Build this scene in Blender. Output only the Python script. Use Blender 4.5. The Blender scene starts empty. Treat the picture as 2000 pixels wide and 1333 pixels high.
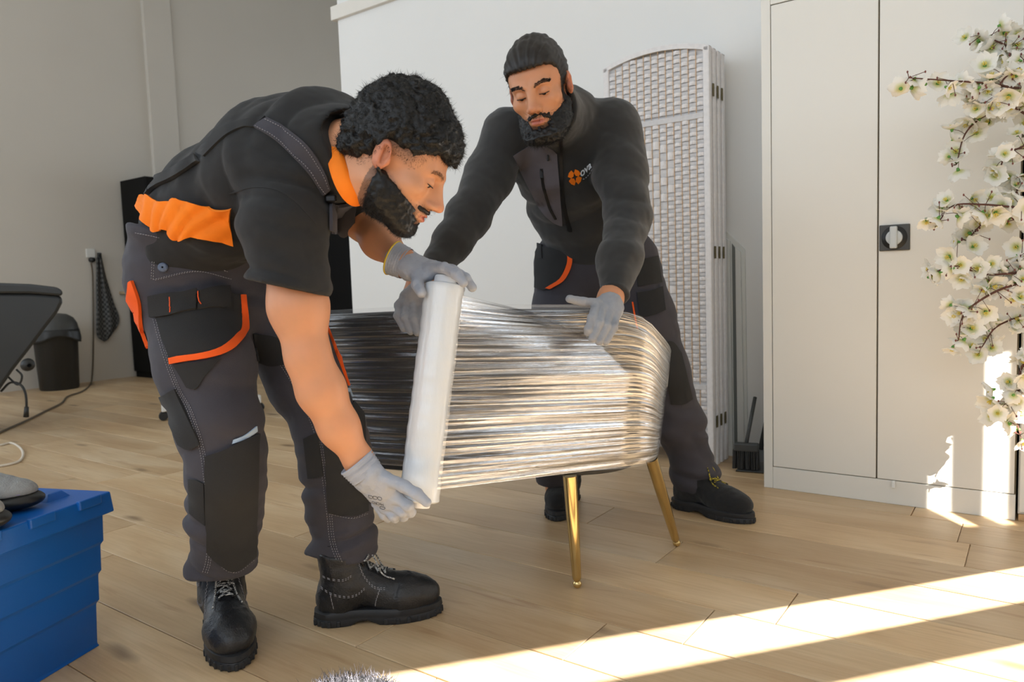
import bpy, bmesh, math, random
import numpy as np
from mathutils import Vector, Matrix, noise as mnoise

# ------------------------------------------------------------------ camera
scene = bpy.context.scene
FPX, PITCH, ROLL, YA, CAMH = 1432.0, 0.0796, -0.0341, 0.6256, 0.83
V = lambda *a: np.array(a, dtype=float)
FW = V(0, math.cos(PITCH), -math.sin(PITCH)); _r0 = V(1, 0, 0); _u0 = np.cross(_r0, FW)
RT = math.cos(ROLL) * _r0 + math.sin(ROLL) * _u0
UP = -math.sin(ROLL) * _r0 + math.cos(ROLL) * _u0
CAM = V(0, 0, CAMH)
cam_data = bpy.data.cameras.new('camera'); cam = bpy.data.objects.new('camera', cam_data)
scene.collection.objects.link(cam); scene.camera = cam
cam_data.sensor_width = 36.0; cam_data.lens = FPX / 2000 * 36.0
cam_data.clip_start = 0.05; cam_data.clip_end = 100
cam.matrix_world = Matrix(((RT[0], UP[0], -FW[0], CAM[0]), (RT[1], UP[1], -FW[1], CAM[1]), (RT[2], UP[2], -FW[2], CAM[2]), (0, 0, 0, 1)))
cam_data.dof.use_dof = True; cam_data.dof.focus_distance = 1.85; cam_data.dof.aperture_fstop = 5.0

# ------------------------------------------------------------------ light
world = bpy.data.worlds.new('daylight'); scene.world = world; world.use_nodes = True
bg = world.node_tree.nodes['Background']
bg.inputs['Color'].default_value = (0.80, 0.90, 1.0, 1); bg.inputs['Strength'].default_value = 3.0
def lamp(name, kind, loc, direction, energy, color=(1, 1, 1), **kw):
    d = bpy.data.lights.new(name, kind); d.energy = energy; d.color = color
    for k, v in kw.items(): setattr(d, k, v)
    o = bpy.data.objects.new(name, d); scene.collection.objects.link(o)
    o.location = loc; o.rotation_euler = Vector(direction).to_track_quat('-Z', 'Y').to_euler()
    return o
SUN_AZ, SUN_EL = math.radians(15.2), math.radians(30)
sun_dir = (-math.cos(SUN_AZ) * math.cos(SUN_EL), -math.sin(SUN_AZ) * math.cos(SUN_EL), -math.sin(SUN_EL))
lamp('sun', 'SUN', (6, 2, 5), sun_dir, 40.0, (1.0, 0.97, 0.92), angle=math.radians(0.6))
# the low sun thrown back by a salon mirror behind the camera: two narrow glints on the cabinet and floor
def glint(p, w, h, e):
    d = Vector((-0.035, 0.866, -0.5)).normalized(); c = Vector(p) - d * 4.0
    o = lamp('mirror_sun_glint', 'AREA', tuple(c), tuple(d), e, (1.0, 0.95, 0.87), shape='RECTANGLE', size=w, size_y=h, spread=math.radians(0.35))
    return o
glint((1.447, 2.42, 0.10), 0.045, 0.30, 0.45)
glint((1.575, 2.35, 0.26), 0.045, 0.50, 0.65)
vs = scene.view_settings
vs.view_transform = 'Standard'; vs.look = 'None'; vs.exposure = -0.20; vs.gamma = 1.0; vs.use_curve_mapping = False
scene.cycles.use_denoising = True
scene.cycles.max_bounces = 9; scene.cycles.diffuse_bounces = 4; scene.cycles.glossy_bounces = 4
scene.cycles.transparent_max_bounces = 10; scene.cycles.transmission_bounces = 4
scene.cycles.use_adaptive_sampling = True; scene.cycles.adaptive_threshold = 0.035
scene.cycles.sample_clamp_indirect = 6.0

# ------------------------------------------------------------------ helpers
D1 = V(-math.cos(YA), math.sin(YA), 0)      # along the white wall, away to the left
D2 = V(math.sin(YA), math.cos(YA), 0)       # into the white wall
RZ = -YA                                    # rotation of the room axes (local x = -D1, y = D2)
def W(a, b, z=0.0): return D1 * a + D2 * b + V(0, 0, z)
def ray(x, y): return FW + RT * (x - 1000) / FPX - UP * (y - 666.5) / FPX
def at(x, y, Y):
    d = ray(x, y); return CAM + d * (Y / d[1])
def fl(x, y, z=0.0):
    d = ray(x, y); return CAM + d * ((z - CAMH) / d[2])
def atw(x, y, b):                            # point of the plane D2 = b
    d = ray(x, y); return CAM + d * (b / (d @ D2))
def pj(p):
    d = np.asarray(p) - CAM; return 1000 + FPX * (d @ RT) / (d @ FW), 666.5 - FPX * (d @ UP) / (d @ FW)
col = scene.collection
def wm(o):
    return o.matrix_basis.copy() if o.parent is None else wm(o.parent) @ o.matrix_parent_inverse @ o.matrix_basis
def link(o, parent=None, local=False):
    """link to the scene; under a parent the object's own coordinates stay world coordinates unless local"""
    col.objects.link(o)
    if parent is not None:
        o.parent = parent
        o.matrix_parent_inverse = Matrix.Identity(4) if local else wm(parent).inverted()
    return o
def tag(o, label, cat, group=None, kind=None):
    o['label'] = label; o['category'] = cat
    if group: o['group'] = group
    if kind: o['kind'] = kind
    return o
def empty(name, loc=(0, 0, 0), rz=0.0, label=None, cat=None, group=None):
    o = bpy.data.objects.new(name, None); col.objects.link(o); o.location = tuple(loc); o.rotation_euler = (0, 0, rz)
    o.empty_display_size = 0.05
    if label: tag(o, label, cat, group)
    return o
def nrm(v):
    v = np.asarray(v, float); return v / max(np.linalg.norm(v), 1e-9)

class MB:
    """collects shapes into one mesh"""
    def __init__(s): s.v = []; s.f = []; s.m = []; s.mi = 0
    def add(s, vs, fs):
        n = len(s.v); s.v.extend([tuple(map(float, p)) for p in vs])
        for f in fs: s.f.append(tuple(i + n for i in f)); s.m.append(s.mi)
        return s
    def box(s, c, size, M=None, bev=0.0):
        hx, hy, hz = [q / 2 for q in size]
        if bev > 0:
            bm = bmesh.new(); bmesh.ops.create_cube(bm, size=1)
            for v in bm.verts: v.co = Vector((v.co.x * size[0], v.co.y * size[1], v.co.z * size[2]))
            bmesh.ops.bevel(bm, geom=bm.edges[:], offset=bev, segments=2, profile=0.5, affect='EDGES')
            vs = [np.array(v.co) for v in bm.verts]; bm.verts.index_update(); fs = [[v.index for v in f.verts] for f in bm.faces]; bm.free()
        else:
            vs = [V(x, y, z) for x in (-hx, hx) for y in (-hy, hy) for z in (-hz, hz)]
            fs = [(0, 1, 3, 2), (4, 6, 7, 5), (0, 4, 5, 1), (2, 3, 7, 6), (0, 2, 6, 4), (1, 5, 7, 3)]
        if M is not None: vs = [M @ p for p in vs]
        return s.add([p + np.asarray(c, float) for p in vs], fs)
    def tube(s, pts, r, n=8, cap=True, flat=None):
        pts = [np.asarray(p, float) for p in pts]; k = len(pts)
        rs = r if hasattr(r, '__len__') else [r] * k
        T = [nrm(pts[min(i + 1, k - 1)] - pts[max(i - 1, 0)]) for i in range(k)]
        a = np.cross(T[0], V(0, 0, 1)); a = nrm(a) if np.linalg.norm(a) > 1e-3 else V(1, 0, 0)
        vs = []
        for i in range(k):
            a = nrm(a - T[i] * (a @ T[i])); b = np.cross(T[i], a)
            for j in range(n):
                t = 2 * math.pi * j / n
                vs.append(pts[i] + rs[i] * (math.cos(t) * a + math.sin(t) * b))
        fs = [(i * n + j, i * n + (j + 1) % n, (i + 1) * n + (j + 1) % n, (i + 1) * n + j) for i in range(k - 1) for j in range(n)]
        if cap: fs += [tuple(range(n))[::-1], tuple((k - 1) * n + j for j in range(n))]
        return s.add(vs, fs)
    def lathe(s, prof, n=32, c=(0, 0, 0), axis=None, closed=False):
        c = np.asarray(c, float); ax = nrm(axis) if axis is not None else V(0, 0, 1)
        a = np.cross(ax, V(0, 1, 0)); a = nrm(a) if np.linalg.norm(a) > 1e-3 else V(1, 0, 0); b = np.cross(ax, a)
        vs = [c + ax * z + r * (math.cos(2 * math.pi * j / n) * a + math.sin(2 * math.pi * j / n) * b) for r, z in prof for j in range(n)]
        k = len(prof); fs = [(i * n + j, i * n + (j + 1) % n, (i + 1) * n + (j + 1) % n, (i + 1) * n + j) for i in range(k - 1) for j in range(n)]
        return s.add(vs, fs)
    def grid(s, P, closed_u=False):
        P = np.asarray(P, float); nu, nv = P.shape[:2]
        vs = P.reshape(-1, 3); fs = []
        for i in range(nu - (0 if closed_u else 1)):
            for j in range(nv - 1):
                i2 = (i + 1) % nu
                fs.append((i * nv + j, i2 * nv + j, i2 * nv + j + 1, i * nv + j + 1))
        return s.add(vs, fs)
    def prism(s, outline, z0, z1):
        n = len(outline); vs = [(x, y, z0) for x, y in outline] + [(x, y, z1) for x, y in outline]
        fs = [tuple(range(n))[::-1], tuple(range(n, 2 * n))] + [(i, (i + 1) % n, n + (i + 1) % n, n + i) for i in range(n)]
        return s.add(vs, fs)
    def build(s, name, m=None, parent=None, smooth=False, loc=None, rz=None, bevel=0.0, solid=0.0, auto=None):
        me = bpy.data.meshes.new(name); me.from_pydata(s.v, [], s.f); me.validate(); me.update()
        ms = m if isinstance(m, (list, tuple)) else [m]
        for q in ms:
            if q is not None: me.materials.append(q)
        if len(ms) > 1 and len(me.polygons) == len(s.m): me.polygons.foreach_set('material_index', s.m)
        bm = bmesh.new(); bm.from_mesh(me); bmesh.ops.recalc_face_normals(bm, faces=bm.faces); bm.to_mesh(me); bm.free()
        if smooth: me.polygons.foreach_set('use_smooth', [True] * len(me.polygons))
        o = bpy.data.objects.new(name, me); link(o, parent)
        if loc is not None: o.location = tuple(loc)
        if rz is not None: o.rotation_euler = (0, 0, rz)
        if solid:
            q = o.modifiers.new('solid', 'SOLIDIFY'); q.thickness = solid; q.offset = 0
        if bevel:
            q = o.modifiers.new('bevel', 'BEVEL'); q.width = bevel; q.segments = 2; q.limit_method = 'ANGLE'; q.angle_limit = 0.6
        if auto is not None:
            try: me.set_sharp_from_angle(angle=auto)
            except Exception: pass
        return o

def smooth_pts(pts, n=8):
    """Catmull-Rom through the points"""
    P = [np.asarray(p, float) for p in pts]; P = [2 * P[0] - P[1]] + P + [2 * P[-1] - P[-2]]; out = []
    for i in range(1, len(P) - 2):
        for k in range(n):
            t = k / n; a, b, c, d = P[i - 1:i + 3]
            out.append(0.5 * (2 * b + (c - a) * t + (2 * a - 5 * b + 4 * c - d) * t * t + (3 * b - a - 3 * c + d) * t ** 3))
    out.append(P[-2]); return out

# ------------------------------------------------------------------ materials
def lin(c):
    return tuple(((x / 255) / 12.92 if x / 255 <= 0.04045 else ((x / 255 + 0.055) / 1.055) ** 2.4) for x in c) + (1.0,)
def mat(name, rgb, rough=0.6, metal=0.0, var=0.0, vscale=8.0, bump=0.0, bscale=60.0, spec=0.5, rgb2=None, sheen=0.0, coat=0.0, stretch=None, sss=0.0, detail=4.0):
    m = bpy.data.materials.new(name); m.use_nodes = True; nt = m.node_tree; N = nt.nodes; L = nt.links
    b = N['Principled BSDF']; base = lin(rgb)
    b.inputs['Base Color'].default_value = base; b.inputs['Roughness'].default_value = rough; b.inputs['Metallic'].default_value = metal
    b.inputs['Specular IOR Level'].default_value = spec
    if sheen: b.inputs['Sheen Weight'].default_value = sheen; b.inputs['Sheen Roughness'].default_value = 0.5
    if coat: b.inputs['Coat Weight'].default_value = coat; b.inputs['Coat Roughness'].default_value = 0.08
    if sss:
        b.inputs['Subsurface Weight'].default_value = sss; b.inputs['Subsurface Radius'].default_value = (0.6, 0.25, 0.15); b.inputs['Subsurface Scale'].default_value = 0.012
    if var or bump or rgb2:
        tc = N.new('ShaderNodeTexCoord'); src = tc.outputs['Object']
        if stretch:
            mp = N.new('ShaderNodeMapping'); mp.inputs['Scale'].default_value = stretch; L.new(src, mp.inputs['Vector']); src = mp.outputs['Vector']
        if var or rgb2:
            n = N.new('ShaderNodeTexNoise'); n.inputs['Scale'].default_value = vscale; n.inputs['Detail'].default_value = detail; L.new(src, n.inputs['Vector'])
            cr = N.new('ShaderNodeValToRGB'); cr.color_ramp.elements[0].position = 0.3; cr.color_ramp.elements[1].position = 0.7
            c2 = lin(rgb2) if rgb2 else tuple(min(1, x * (1 + var)) for x in base[:3]) + (1,)
            c1 = base if rgb2 else tuple(x * (1 - var) for x in base[:3]) + (1,)
            cr.color_ramp.elements[0].color = c1; cr.color_ramp.elements[1].color = c2
            L.new(n.outputs['Fac'], cr.inputs['Fac']); L.new(cr.outputs['Color'], b.inputs['Base Color'])
        if bump:
            n2 = N.new('ShaderNodeTexNoise'); n2.inputs['Scale'].default_value = bscale; n2.inputs['Detail'].default_value = 3; L.new(src, n2.inputs['Vector'])
            bp = N.new('ShaderNodeBump'); bp.inputs['Strength'].default_value = bump; bp.inputs['Distance'].default_value = 0.004
            L.new(n2.outputs['Fac'], bp.inputs['Height']); L.new(bp.outputs['Normal'], b.inputs['Normal'])
    return m
# ------------------------------------------------------------------ the room shell
M_wall = mat('white_paint', (228, 226, 222), 0.75, var=0.015, vscale=1.2, bump=0.05, bscale=90)
M_wall2 = mat('beige_paint', (210, 204, 194), 0.8, var=0.02, vscale=1.0, bump=0.05, bscale=90)
M_ceil = mat('ceiling_paint', (235, 233, 228), 0.85, var=0.01)
M_trim = mat('trim_paint', (222, 216, 206), 0.5, var=0.01)
M_frame = mat('door_frame_paint', (215, 214, 208), 0.45, var=0.01)
WB = 3.30            # white wall plane (D2)
WE = 3.665           # where the white wall ends (D1)
WL = 7.55            # left wall plane (D1)
HC = 4.9
def rbox(name, a0, a1, b0, b1, z0, z1, m, parent=None, bev=0.0, kind='structure', **kw):
    """box between room coordinates a (D1), b (D2), z; its own object with the room's rotation"""
    c = W((a0 + a1) / 2, (b0 + b1) / 2, (z0 + z1) / 2)
    o = MB().box((0, 0, 0), (abs(a1 - a0), abs(b1 - b0), abs(z1 - z0)), bev=bev).build(name, m, parent, loc=c if parent is None else None, **kw)
    if parent is None: o.rotation_euler = (0, 0, RZ)
    else:
        o.matrix_basis = Matrix.Translation(tuple(c)) @ Matrix.Rotation(RZ, 4, 'Z')
    if kind and parent is None: o['kind'] = kind
    return o

# --- floor: subfloor + one object per plank in view
def wood_mat():
    m = bpy.data.materials.new('oak_plank'); m.use_nodes = True; nt = m.node_tree; N = nt.nodes; L = nt.links; b = N['Principled BSDF']
    tc = N.new('ShaderNodeTexCoord'); oi = N.new('ShaderNodeObjectInfo')
    add = N.new('ShaderNodeVectorMath'); add.operation = 'ADD'
    sc = N.new('ShaderNodeVectorMath'); sc.operation = 'SCALE'; sc.inputs['Scale'].default_value = 37.0
    cmb = N.new('ShaderNodeCombineXYZ'); L.new(oi.outputs['Random'], cmb.inputs[0]); L.new(oi.outputs['Random'], cmb.inputs[1]); L.new(oi.outputs['Random'], cmb.inputs[2])
    L.new(cmb.outputs[0], sc.inputs[0]); L.new(tc.outputs['Object'], add.inputs[0]); L.new(sc.outputs[0], add.inputs[1])
    def noise(scale, stretch, detail=5, dist=0.0):
        mp = N.new('ShaderNodeMapping'); mp.inputs['Scale'].default_value = stretch; L.new(add.outputs[0], mp.inputs['Vector'])
        n = N.new('ShaderNodeTexNoise'); n.inputs['Scale'].default_value = scale; n.inputs['Detail'].default_value = detail; n.inputs['Distortion'].default_value = dist
        L.new(mp.outputs[0], n.inputs['Vector']); return n.outputs['Fac']
    def ramp(src, els):
        r = N.new('ShaderNodeValToRGB'); e = r.color_ramp.elements
        e[0].position, e[0].color = els[0][0], els[0][1]; e[1].position, e[1].color = els[-1][0], els[-1][1]
        for p, c in els[1:-1]: q = e.new(p); q.color = c
        L.new(src, r.inputs['Fac']); return r.outputs['Color']
    def mix(a, b_, f, mode='MIX'):
        x = N.new('ShaderNodeMixRGB'); x.blend_type = mode
        for i, s in ((0, f), (1, a), (2, b_)):
            if hasattr(s, 'links') or hasattr(s, 'is_output'): L.new(s, x.inputs[i])
            else: x.inputs[i].default_value = s
        return x.outputs[0]
    big = ramp(noise(2.2, (0.8, 3.2, 1), 4, 0.6), [(0.3, lin((192, 160, 121))), (0.52, lin((205, 177, 139))), (0.72, lin((216, 192, 158)))])
    fine = ramp(noise(9, (0.7, 14, 1), 6, 0.3), [(0.35, (0.88, 0.86, 0.82, 1)), (0.6, (1, 1, 1, 1))])
    c = mix(big, fine, 0.75, 'MULTIPLY')
    streak = ramp(noise(3.0, (0.7, 7, 1), 5, 1.2), [(0.60, (0, 0, 0, 1)), (0.72, (1, 1, 1, 1))])
    c = mix(c, lin((168, 132, 96)), mix((0, 0, 0, 1), streak, 0.62))
    # knots: sparse dark spots, stretched along the grain
    mp = N.new('ShaderNodeMapping'); mp.inputs['Scale'].default_value = (1.7, 6.0, 0.0); L.new(add.outputs[0], mp.inputs['Vector'])
    nd = N.new('ShaderNodeTexNoise'); nd.inputs['Scale'].default_value = 9; nd.inputs['Detail'].default_value = 2; L.new(add.outputs[0], nd.inputs['Vector'])
    ad2 = N.new('ShaderNodeVectorMath'); ad2.operation = 'MULTIPLY_ADD'; ad2.inputs[1].default_value = (0.12, 0.12, 0); L.new(nd.outputs['Color'], ad2.inputs[0]); L.new(mp.outputs[0], ad2.inputs[2])
    vo = N.new('ShaderNodeTexVoronoi'); vo.inputs['Scale'].default_value = 1.0; L.new(ad2.outputs[0], vo.inputs['Vector'])
    kn = ramp(vo.outputs['Distance'], [(0.05, (1, 1, 1, 1)), (0.16, (0, 0, 0, 1))])
    c = mix(c, lin((92, 68, 48)), mix((0, 0, 0, 1), kn, 0.75))
    # plank to plank tint
    tint = ramp(oi.outputs['Random'], [(0.0, (0.84, 0.81, 0.78, 1)), (0.5, (0.97, 0.97, 0.97, 1)), (1.0, (1.08, 1.05, 1.0, 1))])
    c = mix(c, tint, 1.0, 'MULTIPLY')
    L.new(c, b.inputs['Base Color']); b.inputs['Roughness'].default_value = 0.38; b.inputs['Specular IOR Level'].default_value = 0.5
    bp = N.new('ShaderNodeBump'); bp.inputs['Strength'].default_value = 0.12; bp.inputs['Distance'].default_value = 0.002
    L.new(noise(14, (0.7, 16, 1), 4), bp.inputs['Height']); L.new(bp.outputs[0], b.inputs['Normal'])
    return m
M_wood = wood_mat()
floor = rbox('floor', -3.6, WL + 0.1, -2.6, 9.2, -0.10, -0.007, M_wood)
PWID, PLEN, PB0 = 0.204, 1.382, 0.695      # plank width, length, one seam position (D2)
def plank_mesh():
    return MB().box((0, 0, 0), (PLEN - 0.0028, PWID - 0.0028, 0.008), bev=0.0014)
_p0 = plank_mesh().build('plank', M_wood, floor); plank_me = _p0.data
joints = [fl(1561.6, 1155.3), fl(1702.6, 993.9), fl(1871.6, 1053.4), fl(1185.9, 1217.9)]
row_off = {}
for q in joints: row_off[math.floor((q @ D2 - PB0 - 0.02) / PWID) if True else 0] = q @ D1
rng = random.Random(5); first = True
for row in range(-3, 42):
    b0 = PB0 + row * PWID
    off = row_off.get(row, rng.random() * PLEN) % PLEN
    for k in range(-4, 7):
        a0 = off + k * PLEN; a1 = a0 + PLEN
        if a1 < -1.2 or a0 > WL: continue
        vis = False
        for a in np.linspace(a0, a1, 5):
            for b in (b0, b0 + PWID):
                p = W(a, b)
                if p[1] > 0.9:
                    x, y = pj(p); vis |= -40 < x < 2040 and y < 1380
        if not vis: continue
        if b0 > WB and a1 < WE - 0.3: continue
        o = _p0 if first else link(bpy.data.objects.new('plank', plank_me), floor); first = False
        o.matrix_basis = Matrix.Translation(tuple(W((a0 + a1) / 2, b0 + PWID / 2, -0.004))) @ Matrix.Rotation(RZ, 4, 'Z')

# --- walls, ceiling
rbox('ceiling', -3.6, WL + 0.1, -2.6, WB + 0.14, HC, HC + 0.1, M_ceil)
rbox('ceiling_rear', 1.0, WL + 0.1, WB + 0.14, 9.2, HC, HC + 0.1, M_ceil)
rbox('wall_side', 1.0, 1.12, WB + 0.03, 9.05, 0, HC, M_wall2)
rbox('wall_left', WL, WL + 0.12, 1.7, 9.2, 0, HC, M_wall2)
for i, b in enumerate((-2.5, -1.1, 0.3, 1.66)): rbox('trim_%d' % (20 + i), WL + 0.02, WL + 0.09, b - 0.045, b + 0.045, 0.6, 4.2, M_frame)  # bars of a left window added out of view for more daylight
rbox('trim_24', WL + 0.02, WL + 0.09, -2.5, 1.66, 2.35, 2.43, M_frame)
rbox('wall_left_added_sill', WL, WL + 0.12, -2.6, 1.7, 0, 0.6, M_wall2)
rbox('wall_left_added_lintel', WL, WL + 0.12, -2.6, 1.7, 4.2, HC, M_wall2)
rbox('wall_far', 1.0, WL, 9.05, 9.2, 0, 0.5, M_wall2)  # the unseen far wall gets an added opening to brighten the rear room
rbox('wall_far_added_lintel', 1.0, WL, 9.05, 9.2, 2.4, HC, M_wall2)
rbox('added_sun_block', -3.0, WL + 2, 9.2, 13.0, 2.45, 2.55, M_frame)  # unseen slab added to keep direct sun out of the far opening
for i, a in enumerate((1.1, 3.2, 5.3, 7.4)): rbox('trim_%d' % (13 + i), a - 0.08, a + 0.08, 9.05, 9.2, 0.5, 2.4, M_frame)
# white wall with the window that lets the sun in (right of the frame)
rbox('wall_back', -0.70, WE, WB, WB + 0.03, 0, HC, M_wall)
rbox('wall_right', -3.6, -3.42, -2.6, WB + 0.14, 0, HC, M_wall)
rbox('trim_2', -1.12, -0.926, WB, WB + 0.02, 0, HC, M_frame)
rbox('wall_right_added_infill', -3.42, -1.70, WB, WB + 0.02, 0, HC, M_wall)  # unseen infill added to narrow the opening and cut the sun bounce
rbox('trim_3', -1.70, -0.70, WB, WB + 0.02, 2.75, HC, M_frame)
rbox('trim_11', -0.926, -0.70, WB, WB + 0.02, 1.80, 2.75, M_frame)
# camera side: sill, lintel and posts of the shop window
rbox('wall_front', -3.6, WL, -2.6, -2.45, 0, 1.35, M_wall)
rbox('trim_4', -3.6, WL, -2.6, -2.45, 4.0, HC, M_frame)
for i, a in enumerate((-3.5, -1.2, 1.1, 3.4, 5.6, 7.5)):
    rbox('trim_%d' % (5 + i), a - 0.06, a + 0.06, -2.6, -2.45, 1.35, 4.0, M_frame)
# capping rail of the white wall, wrapping its free end
zt = atw(657, 41.3, WB)[2]
rbox('trim_1', -0.7, WE + 0.035, WB - 0.028, WB + 0.058, zt, zt + 0.085, M_trim, bev=0.003)
# shallow chimney breast in the left wall
a_p = [C for C in (atw(265, 0, 1),)]
def on_left(x, y, a=WL):
    d = ray(x, y); return CAM + d * (a / (d @ D1))
pl0, pl1 = on_left(300, 370) @ D2, on_left(352, 370) @ D2
rbox('wall_left_pier', WL - 0.05, WL, pl0, pl1, 0, HC, M_wall2, bev=0.004)
# sky portals in the window openings, including the added left and far ones
for nm, c, sz, dr in (('window_portal', W(2.0, -2.5, 2.675), (11.0, 2.65), D2), ('window_portal', W(WL + 0.02, -0.45, 2.4), (4.2, 3.6), -D1), ('window_portal', W(4.27, 9.1, 1.45), (6.5, 1.9), -D2), ('window_portal', W(-1.20, WB + 0.04, 1.38), (1.0, 2.74), -D2)):
    p = lamp(nm, 'AREA', tuple(c), tuple(dr), 1.0, shape='RECTANGLE', size=sz[0], size_y=sz[1])
    p.data.cycles.is_portal = True
    M = Matrix.Identity(4); z = -Vector(tuple(dr)); y = Vector((0, 0, 1)); x = y.cross(z)
    p.matrix_world = Matrix(((x.x, y.x, z.x, c[0]), (x.y, y.y, z.y, c[1]), (x.z, y.z, z.z, c[2]), (0, 0, 0, 1)))
# ------------------------------------------------------------------ implicit surfaces for bodies and clothes
f32 = np.float32
def rcone(P, a, b, ra, rb):
    """rounded cone from a to b"""
    a = np.asarray(a, f32); b = np.asarray(b, f32); ba = b - a; pa = P - a
    t = np.clip((pa @ ba) / max(float(ba @ ba), 1e-9), 0, 1)
    d = pa - t[:, None] * ba
    return np.sqrt(np.einsum('ij,ij->i', d, d)) - (ra + t * (rb - ra))
def ellip(P, c, r, R=None):
    q = P - np.asarray(c, f32)
    if R is not None: q = q @ np.asarray(R, f32).T
    r = np.asarray(r, f32); k0 = np.sqrt(((q / r) ** 2).sum(1)); k1 = np.sqrt(((q / (r * r)) ** 2).sum(1))
    return np.where(k1 > 1e-6, k0 * (k0 - 1) / np.maximum(k1, 1e-6), -float(r.min()))
def rbx(P, c, h, r, R=None):
    q = P - np.asarray(c, f32)
    if R is not None: q = q @ np.asarray(R, f32).T
    q = np.abs(q) - (np.asarray(h, f32) - r)
    return np.linalg.norm(np.maximum(q, 0), axis=1) + np.minimum(q.max(1), 0) - r
def smin(a, b, k):
    h = np.maximum(k - np.abs(a - b), 0) / k
    return np.minimum(a, b) - h * h * k * 0.25
def smax(a, b, k): return -smin(-a, -b, k)
def chain(P, pts, k=0.03):
    """pts: list of (point, radius)"""
    d = None
    for (a, ra), (b, rb) in zip(pts[:-1], pts[1:]):
        e = rcone(P, a, b, ra, rb); d = e if d is None else smin(d, e, k)
    return d
_perm = np.random.default_rng(7).random((32, 32, 32)).astype(f32)
def vnoise(P, s):
    """smooth value noise, -1..1"""
    q = P * s; i = np.floor(q).astype(np.int32); f = q - i; f = f * f * (3 - 2 * f); i &= 31; j = (i + 1) & 31
    x0, y0, z0 = i.T; x1, y1, z1 = j.T; fx, fy, fz = f.T
    c00 = _perm[x0, y0, z0] * (1 - fx) + _perm[x1, y0, z0] * fx; c10 = _perm[x0, y1, z0] * (1 - fx) + _perm[x1, y1, z0] * fx
    c01 = _perm[x0, y0, z1] * (1 - fx) + _perm[x1, y0, z1] * fx; c11 = _perm[x0, y1, z1] * (1 - fx) + _perm[x1, y1, z1] * fx
    return ((c00 * (1 - fy) + c10 * fy) * (1 - fz) + (c01 * (1 - fy) + c11 * fy) * fz) * 2 - 1
def folds(P, axis, s, amp, seed=0.0):
    """cloth creases: noise squeezed along the given axis so that folds run across it"""
    ax = nrm(axis).astype(f32); t = P @ ax
    q = P * f32(0.35) + np.outer(t * f32(0.65 * 1.6), ax) + f32(seed)
    n = vnoise(q, s); m = vnoise(q + f32(3.7), s * 2.1)
    return amp * ((1 - np.abs(n) * 2) * 0.7 + 0.3 * m)
def surf(F, lo, hi, h):
    """surface nets over the box, evaluated only near the surface; returns verts, quads"""
    lo = np.asarray(lo, float); hi = np.asarray(hi, float); B = 8
    nb = np.ceil((hi - lo) / (h * B)).astype(int); n = nb * B + 1
    cb = np.stack(np.meshgrid(*[np.arange(k) for k in nb], indexing='ij'), -1).reshape(-1, 3)
    cc = (lo + (cb + 0.5) * B * h).astype(f32)
    act = np.abs(F(cc)) < B * h * 1.15 + 0.012
    A = np.full(n, 1.0, f32)
    sgn = F(cc[~act]) if (~act).any() else np.zeros(0, f32)
    loc = np.stack(np.meshgrid(*[np.arange(B + 1)] * 3, indexing='ij'), -1).reshape(-1, 3)
    for q, s in zip(cb[~act], sgn):
        if s < 0: A[q[0] * B:q[0] * B + B + 1, q[1] * B:q[1] * B + B + 1, q[2] * B:q[2] * B + B + 1] = -1
    ab = cb[act]
    for k in range(0, len(ab), 600):
        g = (ab[k:k + 600, None, :] * B + loc[None]).reshape(-1, 3)
        A[g[:, 0], g[:, 1], g[:, 2]] = F((lo + g * h).astype(f32))
    S = A < 0
    c = [S[i:n[0] - 1 + i, j:n[1] - 1 + j, k:n[2] - 1 + k] for i in (0, 1) for j in (0, 1) for k in (0, 1)]
    anyv = np.logical_or.reduce(c); allv = np.logical_and.reduce(c); cell = anyv & ~allv
    ids = np.argwhere(cell)
    if not len(ids): return np.zeros((0, 3)), []
    idx = -np.ones(cell.shape, np.int32); idx[cell] = np.arange(len(ids))
    acc = np.zeros((len(ids), 3)); cnt = np.zeros(len(ids))
    cor = [(i, j, k) for i in (0, 1) for j in (0, 1) for k in (0, 1)]
    vals = {q: A[ids[:, 0] + q[0], ids[:, 1] + q[1], ids[:, 2] + q[2]] for q in cor}
    for q in cor:
        for ax in range(3):
            if q[ax]: continue
            r = list(q); r[ax] = 1; r = tuple(r); va, vb = vals[q], vals[r]; m = (va < 0) != (vb < 0)
            t = np.where(m, va / np.where(m, va - vb, 1), 0); p = np.tile(np.array(q, float), (len(ids), 1)); p[:, ax] = t
            acc[m] += p[m]; cnt[m] += 1
    v = lo + (ids + acc / cnt[:, None]) * h
    quads = []
    for ax in range(3):
        u, w = (ax + 1) % 3, (ax + 2) % 3
        sl0 = [slice(1, n[d] - 1) for d in range(3)]; sl0[ax] = slice(0, n[ax] - 1); sl1 = list(sl0); sl1[ax] = slice(1, n[ax])
        a, b = S[tuple(sl0)], S[tuple(sl1)]
        for flip, msk in ((False, a & ~b), (True, ~a & b)):
            e = np.argwhere(msk)
            if not len(e): continue
            e[:, u] += 1; e[:, w] += 1
            o = []
            for du, dw in ((0, 0), (-1, 0), (-1, -1), (0, -1)):
                g = e.copy(); g[:, u] += du; g[:, w] += dw; o.append(idx[g[:, 0], g[:, 1], g[:, 2]])
            qd = np.stack(o, 1); quads.append(qd[:, ::-1] if flip else qd)
    return v, np.concatenate(quads)
def grad(F, P, e=0.0015):
    P = P.astype(f32); G = np.zeros(P.shape, f32)
    for k in range(3):
        d = np.zeros(3, f32); d[k] = e; G[:, k] = F(P + d) - F(P - d)
    return G / np.maximum(np.linalg.norm(G, axis=1, keepdims=True), 1e-9)
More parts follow.
